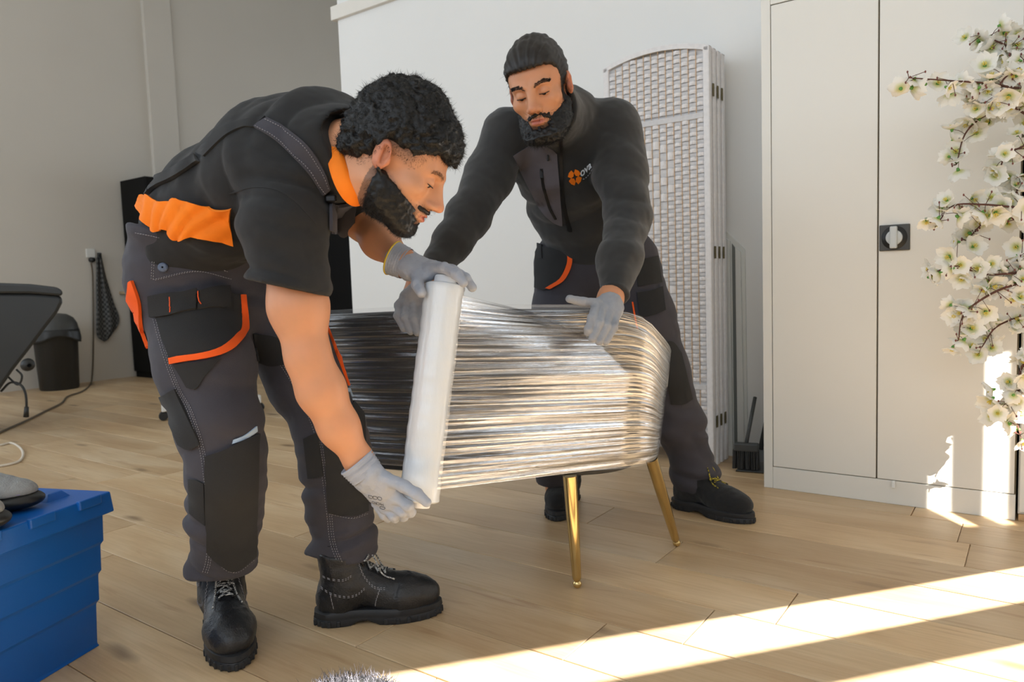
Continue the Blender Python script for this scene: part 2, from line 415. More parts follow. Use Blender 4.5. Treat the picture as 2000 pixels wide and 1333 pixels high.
def mesh_np(name, v, q, m, parent=None, smooth=True, attr=None):
    me = bpy.data.meshes.new(name); q = np.asarray(q)
    me.vertices.add(len(v)); me.vertices.foreach_set('co', np.asarray(v, f32).ravel())
    k = q.shape[1]; me.loops.add(q.size); me.loops.foreach_set('vertex_index', q.astype(np.int32).ravel())
    me.polygons.add(len(q)); me.polygons.foreach_set('loop_start', np.arange(0, q.size, k, dtype=np.int32))
    me.polygons.foreach_set('loop_total', np.full(len(q), k, np.int32))
    me.update(calc_edges=True); me.validate()
    if smooth: me.polygons.foreach_set('use_smooth', np.ones(len(me.polygons), bool))
    if attr:
        for an, vals in attr.items():
            at_ = me.attributes.new(an, 'FLOAT', 'POINT'); at_.data.foreach_set('value', np.asarray(vals, f32))
    for x in (m if isinstance(m, (list, tuple)) else [m]): me.materials.append(x)
    o = bpy.data.objects.new(name, me); return link(o, parent)
def sdf_obj(name, F, lo, hi, h, m, parent=None, relax=1, attr=None, project=True, keep=None):
    v, q = surf(F, lo, hi, h)
    for _ in range(relax):      # Laplacian relax + projection back onto the surface: even, smooth facets
        s = np.zeros_like(v); c = np.zeros(len(v))
        for i in range(4):
            for j in ((i + 1) % 4, (i + 3) % 4): np.add.at(s, q[:, i], v[q[:, j]]); np.add.at(c, q[:, i], 1)
        v = 0.5 * v + 0.5 * s / np.maximum(c, 1)[:, None]
        if project:
            g = grad(F, v); v = v - g * np.clip(F(v.astype(f32)), -h, h)[:, None]
    if keep is not None:        # drop faces outside the kept region (open hems)
        kv = keep(v.astype(f32)); q = q[kv[q].all(1)]
        used = np.zeros(len(v), bool); used[q.ravel()] = True; re = np.cumsum(used) - 1; v = v[used]; q = re[q]
    return mesh_np(name, v, q, m, parent, attr={k: fn(v.astype(f32)) for k, fn in attr.items()} if attr else None)
from mathutils.bvhtree import BVHTree
class Skin:
    """ray caster on a finished garment mesh; off lifts the layer"""
    def __init__(s, obj, off=0.0, src=None):
        s.off = off
        if src is not None: s.t, s.vn, s.me = src.t, src.vn, src.me; return
        me = obj.data; n = len(me.vertices); v = np.zeros(n * 3, f32); me.vertices.foreach_get('co', v); s.me = me
        s.t = BVHTree.FromPolygons(v.reshape(-1, 3).tolist(), [p.vertices[:] for p in me.polygons])
        vn = np.zeros(n * 3, f32); me.vertex_normals.foreach_get('vector', vn); s.vn = vn.reshape(-1, 3)
    def up(s, off): return Skin(None, off, s)
    def nr(s, i): return nrm(s.vn[list(s.me.polygons[i].vertices)].mean(0))
def hit(S, x, y):
    """where the sight lines through photo points x, y first meet the garment; returns points and normals"""
    x = np.atleast_1d(np.asarray(x, float)); y = np.atleast_1d(np.asarray(y, float)); P = np.zeros((len(x), 3)); G = np.zeros((len(x), 3)); miss = []
    for k in range(len(x)):
        d = nrm(ray(x[k], y[k])); l, n, i, t = S.t.ray_cast(Vector(CAM), Vector(d))
        if l is None: miss.append(k)
        else: P[k] = l; G[k] = S.nr(i)
    if miss:
        ok = [k for k in range(len(x)) if k not in set(miss)]; T = np.linalg.norm(P[ok] - CAM, axis=1) if ok else np.array([1.7])
        for k in miss:
            t0 = T[np.argmin([abs(x[j] - x[k]) + abs(y[j] - y[k]) for j in ok])] if ok else 1.7
            l, n, i, t = S.t.find_nearest(Vector(CAM + nrm(ray(x[k], y[k])) * t0)); P[k] = l; G[k] = S.nr(i)
    return P + G * S.off, G
def drape(F, name, top, bot, nv, m, parent, off=0.002, thick=0.0016, nu=None, dense=6, smooth=True, wave=0.0, wn=5.0):
    """cloth patch between two outlines (photo points), laid onto the surface F with its own thickness"""
    T = np.array(smooth_pts([V(*p, 0) for p in top], dense)); Bt = np.array(smooth_pts([V(*p, 0) for p in bot], dense))
    n = max(len(T), len(Bt)) if nu is None else nu
    rs = lambda A: np.stack([np.interp(np.linspace(0, 1, n), np.linspace(0, 1, len(A)), A[:, k]) for k in (0, 1)], 1)
    T, Bt = rs(T), rs(Bt); s = np.linspace(0, 1, nv)[None, :, None]
    P2 = T[:, None] * (1 - s) + Bt[:, None] * s
    p, g = hit(F, P2[..., 0].ravel(), P2[..., 1].ravel())
    if wave:
        uu = np.repeat(np.linspace(0, 1, n), nv) + 0.22 * np.tile(np.linspace(0, 1, nv), n); off = (off + wave * np.abs(np.sin(uu * wn * math.pi)) ** 0.7)[:, None]
    o = p + g * (off + thick); i = p + g * (off - 0.004)
    nn = n * nv; G = np.arange(nn).reshape(n, nv); fs = []
    for a in range(n - 1):
        for b in range(nv - 1):
            fs.append((G[a, b], G[a + 1, b], G[a + 1, b + 1], G[a, b + 1]))
    fs2 = [tuple(x + nn for x in f[::-1]) for f in fs]
    ring = [G[a, 0] for a in range(n)] + [G[n - 1, b] for b in range(1, nv)] + [G[a, nv - 1] for a in range(n - 2, -1, -1)] + [G[0, b] for b in range(nv - 2, 0, -1)]
    side = [(ring[k], ring[k - 1], ring[k - 1] + nn, ring[k] + nn) for k in range(len(ring))]
    b = MB(); b.add(list(o) + list(i), fs + fs2 + side)
    return b.build(name, m, parent, smooth=smooth, auto=0.9)
def seam(F, name, pts, m, parent, r=0.0009, off=0.0012, dash=None, dense=8, n=4, lines=((0, 0),)):
    """sewn line (or dashes) laid on the surface"""
    mb = MB()
    for dx, dy in lines:
        S = smooth_pts([V(x + dx, y + dy, 0) for x, y in pts], dense); S = np.array(S)
        L = np.concatenate([[0], np.cumsum(np.linalg.norm(np.diff(S, axis=0), axis=1))]); k = max(int(L[-1] / 2.5), 4)
        u = np.linspace(0, L[-1], k); X = np.interp(u, L, S[:, 0]); Y = np.interp(u, L, S[:, 1])
        p, g = hit(F, X, Y); p = p + g * off
        if dash is None: mb.tube(p, r, n)
        else:
            for i in range(0, k - dash[0], dash[0] + dash[1]): mb.tube(p[i:i + dash[0] + 1], r, n)
    return mb.build(name, m, parent, smooth=True)
# ------------------------------------------------------------------ people: shared builders
def ecap(P, A, B, s0, s1, lat):
    """flattened rounded cone: half-widths (a along lat, b across) at A and B"""
    A = np.asarray(A, f32); B = np.asarray(B, f32); lat = nrm(lat).astype(f32); ba = B - A; pa = P - A
    t = np.clip((pa @ ba) / max(float(ba @ ba), 1e-9), 0, 1); q = pa - t[:, None] * ba
    u = q @ lat; w2 = np.maximum(np.einsum('ij,ij->i', q, q) - u * u, 0)
    a = s0[0] + t * (s1[0] - s0[0]); b = s0[1] + t * (s1[1] - s0[1])
    k = np.sqrt((u / a) ** 2 + w2 / (b * b)); return (k - 1) * np.minimum(a, b)
def esweep(P, pts, lat, k=0.05):
    d = None
    for (A, s0), (B, s1) in zip(pts[:-1], pts[1:]):
        e = ecap(P, A, B, s0, s1, lat); d = e if d is None else smin(d, e, k)
    return d
def bounds(pts, pad): 
    p = np.array([np.asarray(q, float) for q in pts]); return p.min(0) - pad, p.max(0) + pad
class Frame:
    """local frame: x to the person's right, y forward, z up"""
    def __init__(s, o, fwd, up, sc=1.0):
        s.o = np.asarray(o, float); s.y = nrm(fwd); s.x = nrm(np.cross(s.y, up)); s.z = np.cross(s.x, s.y)
        s.s = sc; s.jf = 1.0; s.M = np.stack([s.x, s.y, s.z])
    def w(s, x, y, z): return s.o + s.s * (s.x * x + s.y * y + s.z * (z / s.jf if z < 0 else z))
    def l(s, P):
        q = ((P - s.o.astype(f32)) @ s.M.T.astype(f32)) / f32(s.s); q[:, 2] = np.where(q[:, 2] < 0, q[:, 2] * f32(s.jf), q[:, 2]); return q

def skin_mat(name, rgb, stub):
    m = mat(name, rgb, 0.52, sss=0.10); nt = m.node_tree; N = nt.nodes; L = nt.links; b = N['Principled BSDF']
    def attr(n):
        a = N.new('ShaderNodeAttribute'); a.attribute_name = n; return a.outputs['Fac']
    tc = N.new('ShaderNodeTexCoord'); ns = N.new('ShaderNodeTexNoise'); ns.inputs['Scale'].default_value = 28; ns.inputs['Detail'].default_value = 5; L.new(tc.outputs['Object'], ns.inputs['Vector'])
    base = lin(rgb)
    def mix(a, c, f):
        x = N.new('ShaderNodeMixRGB')
        for i, s in ((0, f), (1, a), (2, c)):
            if isinstance(s, (tuple, float, int)): x.inputs[i].default_value = s
            else: L.new(s, x.inputs[i])
        return x.outputs[0]
    c = mix(tuple(q * 0.88 for q in base[:3]) + (1,), (min(1, base[0] * 1.1), base[1] * 1.0, base[2] * 0.95, 1), ns.outputs['Fac'])
    c = mix(c, lin((176, 92, 82)), attr('lip')); c = mix(c, lin(stub), attr('stubble')); c = mix(c, lin((196, 112, 84)), attr('flush'))
    L.new(c, b.inputs['Base Color'])
    n2 = N.new('ShaderNodeTexNoise'); n2.inputs['Scale'].default_value = 420; L.new(tc.outputs['Object'], n2.inputs['Vector'])
    bp = N.new('ShaderNodeBump'); bp.inputs['Strength'].default_value = 0.10; bp.inputs['Distance'].default_value = 0.001; L.new(n2.outputs['Fac'], bp.inputs['Height']); L.new(bp.outputs[0], b.inputs['Normal'])
    return m

def head_sdf(L, spec):
    """head in local coordinates (metres)"""
    x = np.abs(L[:, 0]); S = np.stack([x, L[:, 1], L[:, 2]], 1)
    d = ellip(S, (0, -0.018, 0.045), (0.074, 0.094, 0.086))
    d = smin(d, ellip(S, (0, 0.040, 0.040), (0.062, 0.050, 0.056)), 0.03)          # forehead
    d = smin(d, ellip(S, (0, 0.034, -0.034), (0.057, 0.058, 0.070)), 0.03)         # face
    d = smin(d, rcone(S, (0.050, -0.004, -0.048), (0.018, 0.072, -0.098), 0.019, 0.020), 0.025)   # jaw
    d = smin(d, ellip(S, (0, 0.078, -0.101), (0.020, 0.017, 0.018)), 0.02)         # chin
    d = smin(d, ellip(S, (0.046, 0.058, -0.014), (0.021, 0.024, 0.020)), 0.02)     # cheek bone
    d = smin(d, ellip(S, (0, 0.086, -0.060), (0.026, 0.016, 0.022)), 0.02)         # mouth area
    d = smin(d, rcone(S, (0.012, 0.090, 0.030), (0.042, 0.076, 0.031), 0.009, 0.008), 0.016)      # brow
    d = smax(d, -ellip(S, (0.031, 0.096, 0.012), (0.017, 0.013, 0.0095)), 0.014)   # socket
    nl = spec.get('nose', 0.0)
    d = smin(d, rcone(S, (0, 0.080, 0.024), (0, 0.097, -0.024), 0.011, 0.018), 0.012)
    d = smin(d, rcone(S, (0, 0.092, 0.022), (0, 0.116 + nl, -0.018), 0.0075, 0.0105), 0.012)
    d = smin(d, ellip(S, (0, 0.119 + nl, -0.024), (0.0105, 0.010, 0.009)), 0.008)
    d = smin(d, ellip(S, (0.0125, 0.107, -0.028), (0.0085, 0.011, 0.008)), 0.006)
    d = smax(d, -ellip(S, (0.0065, 0.113, -0.036), (0.004, 0.006, 0.004)), 0.004)
    lid = ellip(S, (0.031, 0.0785, 0.0105), (0.0145, 0.0135, 0.0128))              # lids over the eyeball
    slit = rbx(S, (0.031, 0.093, 0.0020), (0.0125, 0.009, 0.0030), 0.0015)
    d = smin(d, smax(lid, -slit, 0.002), 0.004)
    d = smin(d, ellip(S, (0, 0.1005, -0.0545), (0.021, 0.0085, 0.0050)), 0.006)    # lips
    d = smin(d, ellip(S, (0, 0.1000, -0.0655), (0.019, 0.0085, 0.0062)), 0.005)
    d = smax(d, -ellip(S, (0, 0.1085, -0.0595), (0.020, 0.006, 0.0013)), 0.003)
    ca, sa = math.cos(0.22), math.sin(0.22); R = np.array([[1, 0, 0], [0, ca, sa], [0, -sa, ca]])
    cb, sb = math.cos(-0.35), math.sin(-0.35); R = np.array([[cb, sb, 0], [-sb, cb, 0], [0, 0, 1]]) @ R
    ear = ellip(S, (0.079, -0.012, 0.004), (0.0095, 0.019, 0.031), R)
    ear = smax(ear, -ellip(S, (0.0905, -0.007, 0.006), (0.0125, 0.0120, 0.0215), R), 0.003)
    ear = smin(ear, ellip(S, (0.0795, 0.004, -0.002), (0.006, 0.005, 0.008)), 0.006)
    ear = smin(ear, rcone(S, (0.083, -0.017, 0.018), (0.084, -0.010, -0.012), 0.0038, 0.003), 0.004)
    return smin(d, ear, 0.008)

def strands(name, P, N, m, parent, length, r, curl=0.5, segs=3, comb=None, seed=1, lift=0.6, droop=0.0):
    """many fine tapered hairs rooted at P, as one mesh"""
    g = np.random.default_rng(seed); n = len(P); L = length * g.uniform(0.6, 1.25, n)[:, None]
    d = N * lift + np.clip(g.normal(size=(n, 3)), -1.2, 1.2) * curl * 0.5 + (comb if comb is not None else 0)
    d /= np.linalg.norm(d, axis=1, keepdims=True); a = np.cross(d, g.normal(size=(n, 3))); a /= np.linalg.norm(a, axis=1, keepdims=True); b = np.cross(d, a)
    rows = []; bend = np.clip(g.normal(size=(n, 3)), -1, 1) * curl
    for k in range(segs + 1):
        t = k / segs; c = P - N * 0.002 + d * L * t + bend * L * t * t * 0.5 - V(0, 0, droop) * L * t * t
        rr = r * (1 - 0.85 * t)
        for j in range(3):
            th = 2 * math.pi * j / 3; rows.append(c + rr * (math.cos(th) * a + math.sin(th) * b))
    R = np.stack(rows, 1); v = R.reshape(-1, 3); K = R.shape[1]; base = (np.arange(n) * K)[:, None]
    q = []
    for k in range(segs):
        for j in range(3): q.append(np.concatenate([base + k * 3 + j, base + k * 3 + (j + 1) % 3, base + (k + 1) * 3 + (j + 1) % 3, base + (k + 1) * 3 + j], 1))
    return mesh_np(name, v, np.concatenate(q), m, parent)

def arrays(o):
    me = o.data; v = np.zeros(len(me.vertices) * 3, f32); me.vertices.foreach_get('co', v); q = np.zeros(len(me.loops), np.int32); me.loops.foreach_get('vertex_index', q)
    return v.reshape(-1, 3).astype(float), q.reshape(-1, 4)
def sample_surface(src, n, keep, seed=3):
    """random points and normals on one or more quad meshes, weighted by keep"""
    A = np.concatenate([v[q] for v, q in src]); g = np.random.default_rng(seed)
    cr = np.cross(A[:, 2] - A[:, 0], A[:, 3] - A[:, 1]); ar = np.linalg.norm(cr, axis=1); nn = cr / np.maximum(ar, 1e-12)[:, None]
    ar = ar * keep(A.mean(1).astype(f32)); i = g.choice(len(A), n, p=ar / ar.sum()); u = g.random((n, 1)); w = g.random((n, 1)); b = A[i]
    return (b[:, 0] * (1 - u) + b[:, 1] * u) * (1 - w) + (b[:, 3] * (1 - u) + b[:, 2] * u) * w, nn[i]

def hand(name, palm, lat, fingers, m, parent, wr=0.030, h=0.0028, cuff=None, k=0.006, seed=0.0):
    """glove: palm = [(point,(half width, half thickness))...], fingers = [[(point, radius)...]...]"""
    def F(P):
        d = esweep(P, palm, lat, 0.02)
        fs = None
        for f in fingers:
            e = chain(P, f, 0.006); fs = e if fs is None else smin(fs, e, 0.0025)
        d = smin(d, fs, 0.010)
        return d + 0.0009 * vnoise(P + f32(seed), 95) + 0.0006 * vnoise(P, 210)
    pts = [p for p, _ in palm] + [p for f in fingers for p, _ in f]
    lo, hi = bounds(pts, 0.055)
    o = sdf_obj(name, F, lo, hi, h, m, parent); return o, Skin(o)

BOOTS = {}
def boot(name, o, az, parent, mats, lean=0.0, suede=False):
    """work boot: o = heel-centre on the floor, az = direction of the toe"""
    e = bpy.data.objects.new(name, None); link(e, parent); e.empty_display_size = 0.05
    if suede in BOOTS:          # the second boot of a pair shares the meshes of the first
        e.matrix_basis = Matrix.Translation(tuple(o)) @ Matrix.Rotation(az, 4, 'Z')
        for c in BOOTS[suede].children:
            k = c.copy(); col.objects.link(k); k.parent = e
            for g in c.children: k2 = g.copy(); col.objects.link(k2); k2.parent = k
        return e
    BOOTS[suede] = e
    M = Matrix.Translation(tuple(o)) @ Matrix.Rotation(az, 4, 'Z')
    e.matrix_basis = M
    def F(P):
        d = ellip(P, (0.205, 0, 0.055), (0.088, 0.053, 0.047))
        d = smin(d, rcone(P, (0.19, 0, 0.060), (0.085, 0, 0.098), 0.044, 0.047), 0.03)
        d = smin(d, ellip(P, (0.045, 0, 0.058), (0.058, 0.044, 0.062)), 0.03)
        d = smin(d, rcone(P, (0.060, 0, 0.09), (0.050, 0, 0.185), 0.050, 0.056), 0.03)
        d = smax(d, P[:, 2] - (0.172 - 0.25 * (P[:, 0] - 0.10) * (P[:, 0] < 0.10)* 0.6), 0.006)
        d = smax(d, 0.018 - P[:, 2], 0.004)
        q = np.abs(d) if False else d
        # padded collar rolls and the toe-cap seam
        d = d - 0.0022 * np.cos(np.clip((P[:, 2] - 0.137) / 0.011, -1.6, 1.6)) * (P[:, 0] < 0.085) * (P[:, 2] > 0.12)
        d = d - 0.0028 * (1 / (1 + np.exp(-(P[:, 0] - 0.222 + 0.6 * np.abs(P[:, 1])) * 900)))* (0 if suede else 1)
        return d + 0.0011 * vnoise(P, 60) + 0.0007 * vnoise(P, 130)
    up = sdf_obj('upper', F, (-0.03, -0.075, 0.0), (0.31, 0.075, 0.20), 0.004, mats['leather'], e)
    # dark inside of the shaft
    MB().lathe([(0.050, 0.0), (0.0, 0.001)], 20, (0.050, 0, 0.160)).build('lining', mats['lining'], e, smooth=True)
    # sole: profiled outline in two layers with tread blocks
    out = smooth_pts([V(-0.016, -0.018, 0), V(0.02, -0.043, 0), V(0.10, -0.041, 0), V(0.19, -0.056, 0), V(0.265, -0.040, 0), V(0.300, 0, 0), V(0.265, 0.040, 0), V(0.19, 0.056, 0), V(0.10, 0.041, 0), V(0.02, 0.043, 0), V(-0.016, 0.018, 0), V(-0.016, -0.018, 0)], 6)[:-1]
    mb = MB(); n = len(out)
    def ring(s, z, arch=0): 
        r = []
        for p in out:
            cx = 0.14 + (p[0] - 0.14) * s; zz = z + (arch * max(0, 1 - ((p[0] - 0.105) / 0.035) ** 2))
            r.append((cx, p[1] * s, zz))
        return r
    rings = [ring(0.965, 0.0, 0.012), ring(1.0, 0.004, 0.012), ring(1.0, 0.016), ring(0.985, 0.019), ring(1.005, 0.022), ring(0.995, 0.034), ring(0.93, 0.038)]
    vs = [p for r in rings for p in r]; fs = [(i * n + j, i * n + (j + 1) % n, (i + 1) * n + (j + 1) % n, (i + 1) * n + j) for i in range(len(rings) - 1) for j in range(n)]
    fs += [tuple(range(n))[::-1], tuple((len(rings) - 1) * n + j for j in range(n))]
    mb.add(vs, fs); sole = mb.build('sole', mats['sole'], e, smooth=True, auto=0.7)
    tb = MB()
    for j in range(0, n, 2):
        p = out[j]
        if 0.07 < p[0] < 0.14: continue
        nx = nrm(V(p[0] - 0.14, p[1] * 2.2, 0)); tb.box((p[0] - nx[0] * 0.0024, p[1] - nx[1] * 0.0024, 0.009), (0.009, 0.009, 0.015), bev=0.002)
    tb.build('tread', mats['sole'], sole)['kind'] = 'stuff'
    # tongue, eyelets and laces
    def top(xx, yy):     # surface height over (x, y)
        z = np.full(1, 0.20); p = np.array([[xx, yy, 0.22]], f32)
        for _ in range(40):
            dd = F(p)[0]
            if dd < 0.0005: break
            p[0, 2] -= max(dd * 0.7, 0.0005)
        return float(p[0, 2])
    T = [V(x, 0, 0) for x in np.linspace(0.085, 0.115, 4)]
    G = np.array([[V(0.112 - 0.040 * u, w * (0.026 + 0.004 * u), 0.150 + 0.055 * u - 0.010 * abs(w) ** 2 + 0.003 * math.sin(5 * w + 2 * u)) for w in np.linspace(-1, 1, 9)] for u in np.linspace(0, 1, 7)])
    MB().grid(G).build('tongue', mats['leather'], e, smooth=True, solid=0.004)
    lc = MB(); ey = MB(); xs = [0.108, 0.126, 0.144, 0.162]
    for i, xx in enumerate(xs):
        w = 0.020 - 0.0012 * i; L_ = V(xx, w, top(xx, w) + 0.003); R_ = V(xx, -w, top(xx, -w) + 0.003); m_ = V(xx, 0, top(xx, 0) + 0.0035)
        lc.tube(smooth_pts([L_, V(xx, w * 0.5, top(xx, w * .5) + 0.0045), m_, V(xx, -w * .5, top(xx, -w * .5) + 0.0045), R_], 3), 0.0022, 5)
        for q in (L_, R_): ey.lathe([(0.0055, -0.002), (0.0055, 0.0012), (0.0025, 0.0012)], 10, q, (0, q[1] * 8, 1))
        if i:
            p0 = prev; lc.tube(smooth_pts([p0[0], (p0[0] + R_) / 2 + V(0, 0, 0.006), R_], 3), 0.0022, 5); lc.tube(smooth_pts([p0[1], (p0[1] + L_) / 2 + V(0, 0, 0.007), L_], 3), 0.0022, 5)
        prev = (L_, R_)
    b0 = V(0.112, 0, top(0.112, 0) + 0.010); rg = random.Random(int(abs(az) * 1000))
    for s in (-1, 1):
        lp = [b0, b0 + V(0.012, s * 0.022, 0.010), b0 + V(0.004, s * 0.036, 0.0), b0 + V(-0.004, s * 0.018, 0.0), b0]
        lc.tube(smooth_pts(lp, 5), 0.0022, 5)
        lc.tube(smooth_pts([b0, b0 + V(0.022, s * 0.014, 0.002), V(0.155, s * 0.024, top(0.155, 0.024) + 0.005), V(0.185, s * (0.026 + .006), top(0.185, 0.032) + 0.003)], 5), 0.0022, 5)
    lc.build('laces', mats['lace'], e, smooth=True); ey.build('eyelets', mats['metal'], e, smooth=True)['kind'] = 'stuff'
    # sewn seams on the sides and the vamp
    if mats.get('stitch'):
        st = MB()
        def sur(px, pz, sgn):
            p = np.array([[px, sgn * 0.12, pz]], f32)
            for _ in range(60):
                dd = F(p)[0]
                if dd < 0.0004: break
                p[0, 1] -= sgn * max(dd * 0.8, 0.0004)
            return p[0].astype(float) + V(0, sgn * 0.0006, 0)
        for sgn in (-1, 1):
            for ln in ([(0.005, 0.098), (0.05, 0.083), (0.09, 0.080), (0.115, 0.096)], [(0.100, 0.150), (0.112, 0.120), (0.135, 0.094), (0.165, 0.088)], [(0.03, 0.085), (0.036, 0.045)], [(0.148, 0.088), (0.138, 0.060), (0.135, 0.045)], [(0.012, 0.128), (0.06, 0.122), (0.085, 0.130)]):
                for dz in (0, 0.0035):
                    S = smooth_pts([V(a, b + dz, 0) for a, b in ln], 8); pp = [sur(q[0], q[1], sgn) for q in S]
                    for k in range(0, len(pp) - 1, 2): st.tube(pp[k:k + 2], 0.0007, 4)
        st.build('stitching', mats['stitch'], e)['kind'] = 'stuff'
    for c in list(e.children) + [g for c in e.children for g in c.children]: c.matrix_parent_inverse = Matrix.Identity(4)
    return e
# ------------------------------------------------------------------ furniture and small things
M_cab = mat('cream_white_metal', (226, 222, 213), 0.42, var=0.008, vscale=2)
M_gap = mat('dark_gap', (98, 88, 66), 0.7)
M_black = mat('black_plastic', (34, 34, 33), 0.45)
M_dgrey = mat('dark_grey_plastic', (66, 66, 64), 0.5)
M_grey = mat('grey_plastic', (196, 200, 200), 0.35)
M_whitep = mat('white_plastic', (226, 226, 222), 0.4)
M_brass = mat('brass', (208, 182, 126), 0.16, metal=1.0, var=0.05, vscale=20)
def room_empty(name, a, b, z, label, cat, group=None):
    return empty(name, W(a, b, z), RZ, label, cat, group)
def rb(name, parent, a0, a1, b0, b1, z0, z1, m, bev=0.0, **k): return rbox(name, a0, a1, b0, b1, z0, z1, m, parent, bev, **k)
def wallprism(name, px, b, depth, m, parent=None, bev=0.0):
    """outline given as photo points on the plane D2 = b, extruded by depth towards the room"""
    P = [atw(x, y, b) for x, y in px]; n = len(P); mb = MB()
    mb.add([p for p in P] + [p - D2 * depth for p in P], [tuple(range(n)), tuple(range(2 * n - 1, n - 1, -1))] + [(i, (i + 1) % n, n + (i + 1) % n, n + i) for i in range(n)])
    return mb.build(name, m, parent, bevel=bev)

# --- white two-door cabinet
CB = 2.84; aL, aG, aR = 0.862, 0.4635, 0.053; zd = atw(1503, 12, 2.84)[2]; ch = zd + 0.07
cabinet = room_empty('cabinet', (aL + aR) / 2, CB + 0.22, 0, 'tall cream white two-door cabinet with black square lock plate', 'cabinet')
rb('body', cabinet, aR, aL, CB + 0.012, CB + 0.44, 0.0, ch, M_cab, 0.003)
rb('side_frame', cabinet, aL - 0.034, aL, CB, CB + 0.014, 0.0, ch, M_cab, 0.002)
rb('plinth', cabinet, aR, aL - 0.0345, CB, CB + 0.014, 0.0, 0.085, M_cab, 0.002)
rb('door_gap', cabinet, aR, aL - 0.034, CB + 0.008, CB + 0.0125, 0.085, zd + 0.003, M_gap)
d_l = rb('door', cabinet, aG + 0.0025, aL - 0.037, CB - 0.002, CB + 0.012, 0.088, zd, M_cab, 0.002)
d_r = rb('door', cabinet, aR + 0.004, aG - 0.0025, CB - 0.002, CB + 0.012, 0.088, zd, M_cab, 0.002)
rb('top_rail', cabinet, aR, aL - 0.0345, CB, CB + 0.014, zd + 0.004, ch, M_cab, 0.002)
def onface(x, y): p = atw(x, y, CB - 0.002); return p @ D1, p[2]
ha, hz = onface(1747.5, 464.5)
lk = rb('lock_plate', d_r, ha - 0.0475, ha + 0.0475, CB - 0.010, CB - 0.002, hz - 0.0445, hz + 0.0445, M_dgrey, 0.003)
MB().lathe([(0.0, 0.0005), (0.040, 0.0), (0.041, -0.003)], 40, W(ha, CB - 0.0112, hz), -D2).build('lock_dish', M_black, d_r, smooth=True)
MB().lathe([(0.0, 0.012), (0.022, 0.012), (0.0255, 0.010), (0.026, 0.0)], 32, W(ha, CB - 0.010, hz), -D2).build('knob', M_grey, d_r, smooth=True, auto=0.6)
rb('knob_grip', d_r, ha - 0.0115, ha + 0.0115, CB - 0.036, CB - 0.020, hz - 0.037, hz + 0.038, M_grey, 0.004)
pa, pz = onface(1746, 958)
rb('bottom_bolt', d_r, pa - 0.006, pa + 0.006, CB - 0.016, CB - 0.002, 0.062, 0.088, M_whitep, 0.003)
# --- neighbour unit at the right edge of the picture
cab2 = room_empty('cabinet', -0.10, CB + 0.22, 0, 'narrow cream white cabinet on a wooden base at the right edge', 'cabinet')
rb('body', cab2, -0.25, aR - 0.006, CB + 0.012, CB + 0.44, 0.02, ch, M_cab, 0.003)
rb('base', cab2, -0.25, aR - 0.008, CB + 0.005, CB + 0.44, 0.0, 0.022, mat('pale_wood_base', (196, 160, 116), 0.5, var=0.1, vscale=12), 0.002)
rb('door', cab2, -0.245, aR - 0.010, CB - 0.002, CB + 0.012, 0.030, ch - 0.02, M_cab, 0.002)

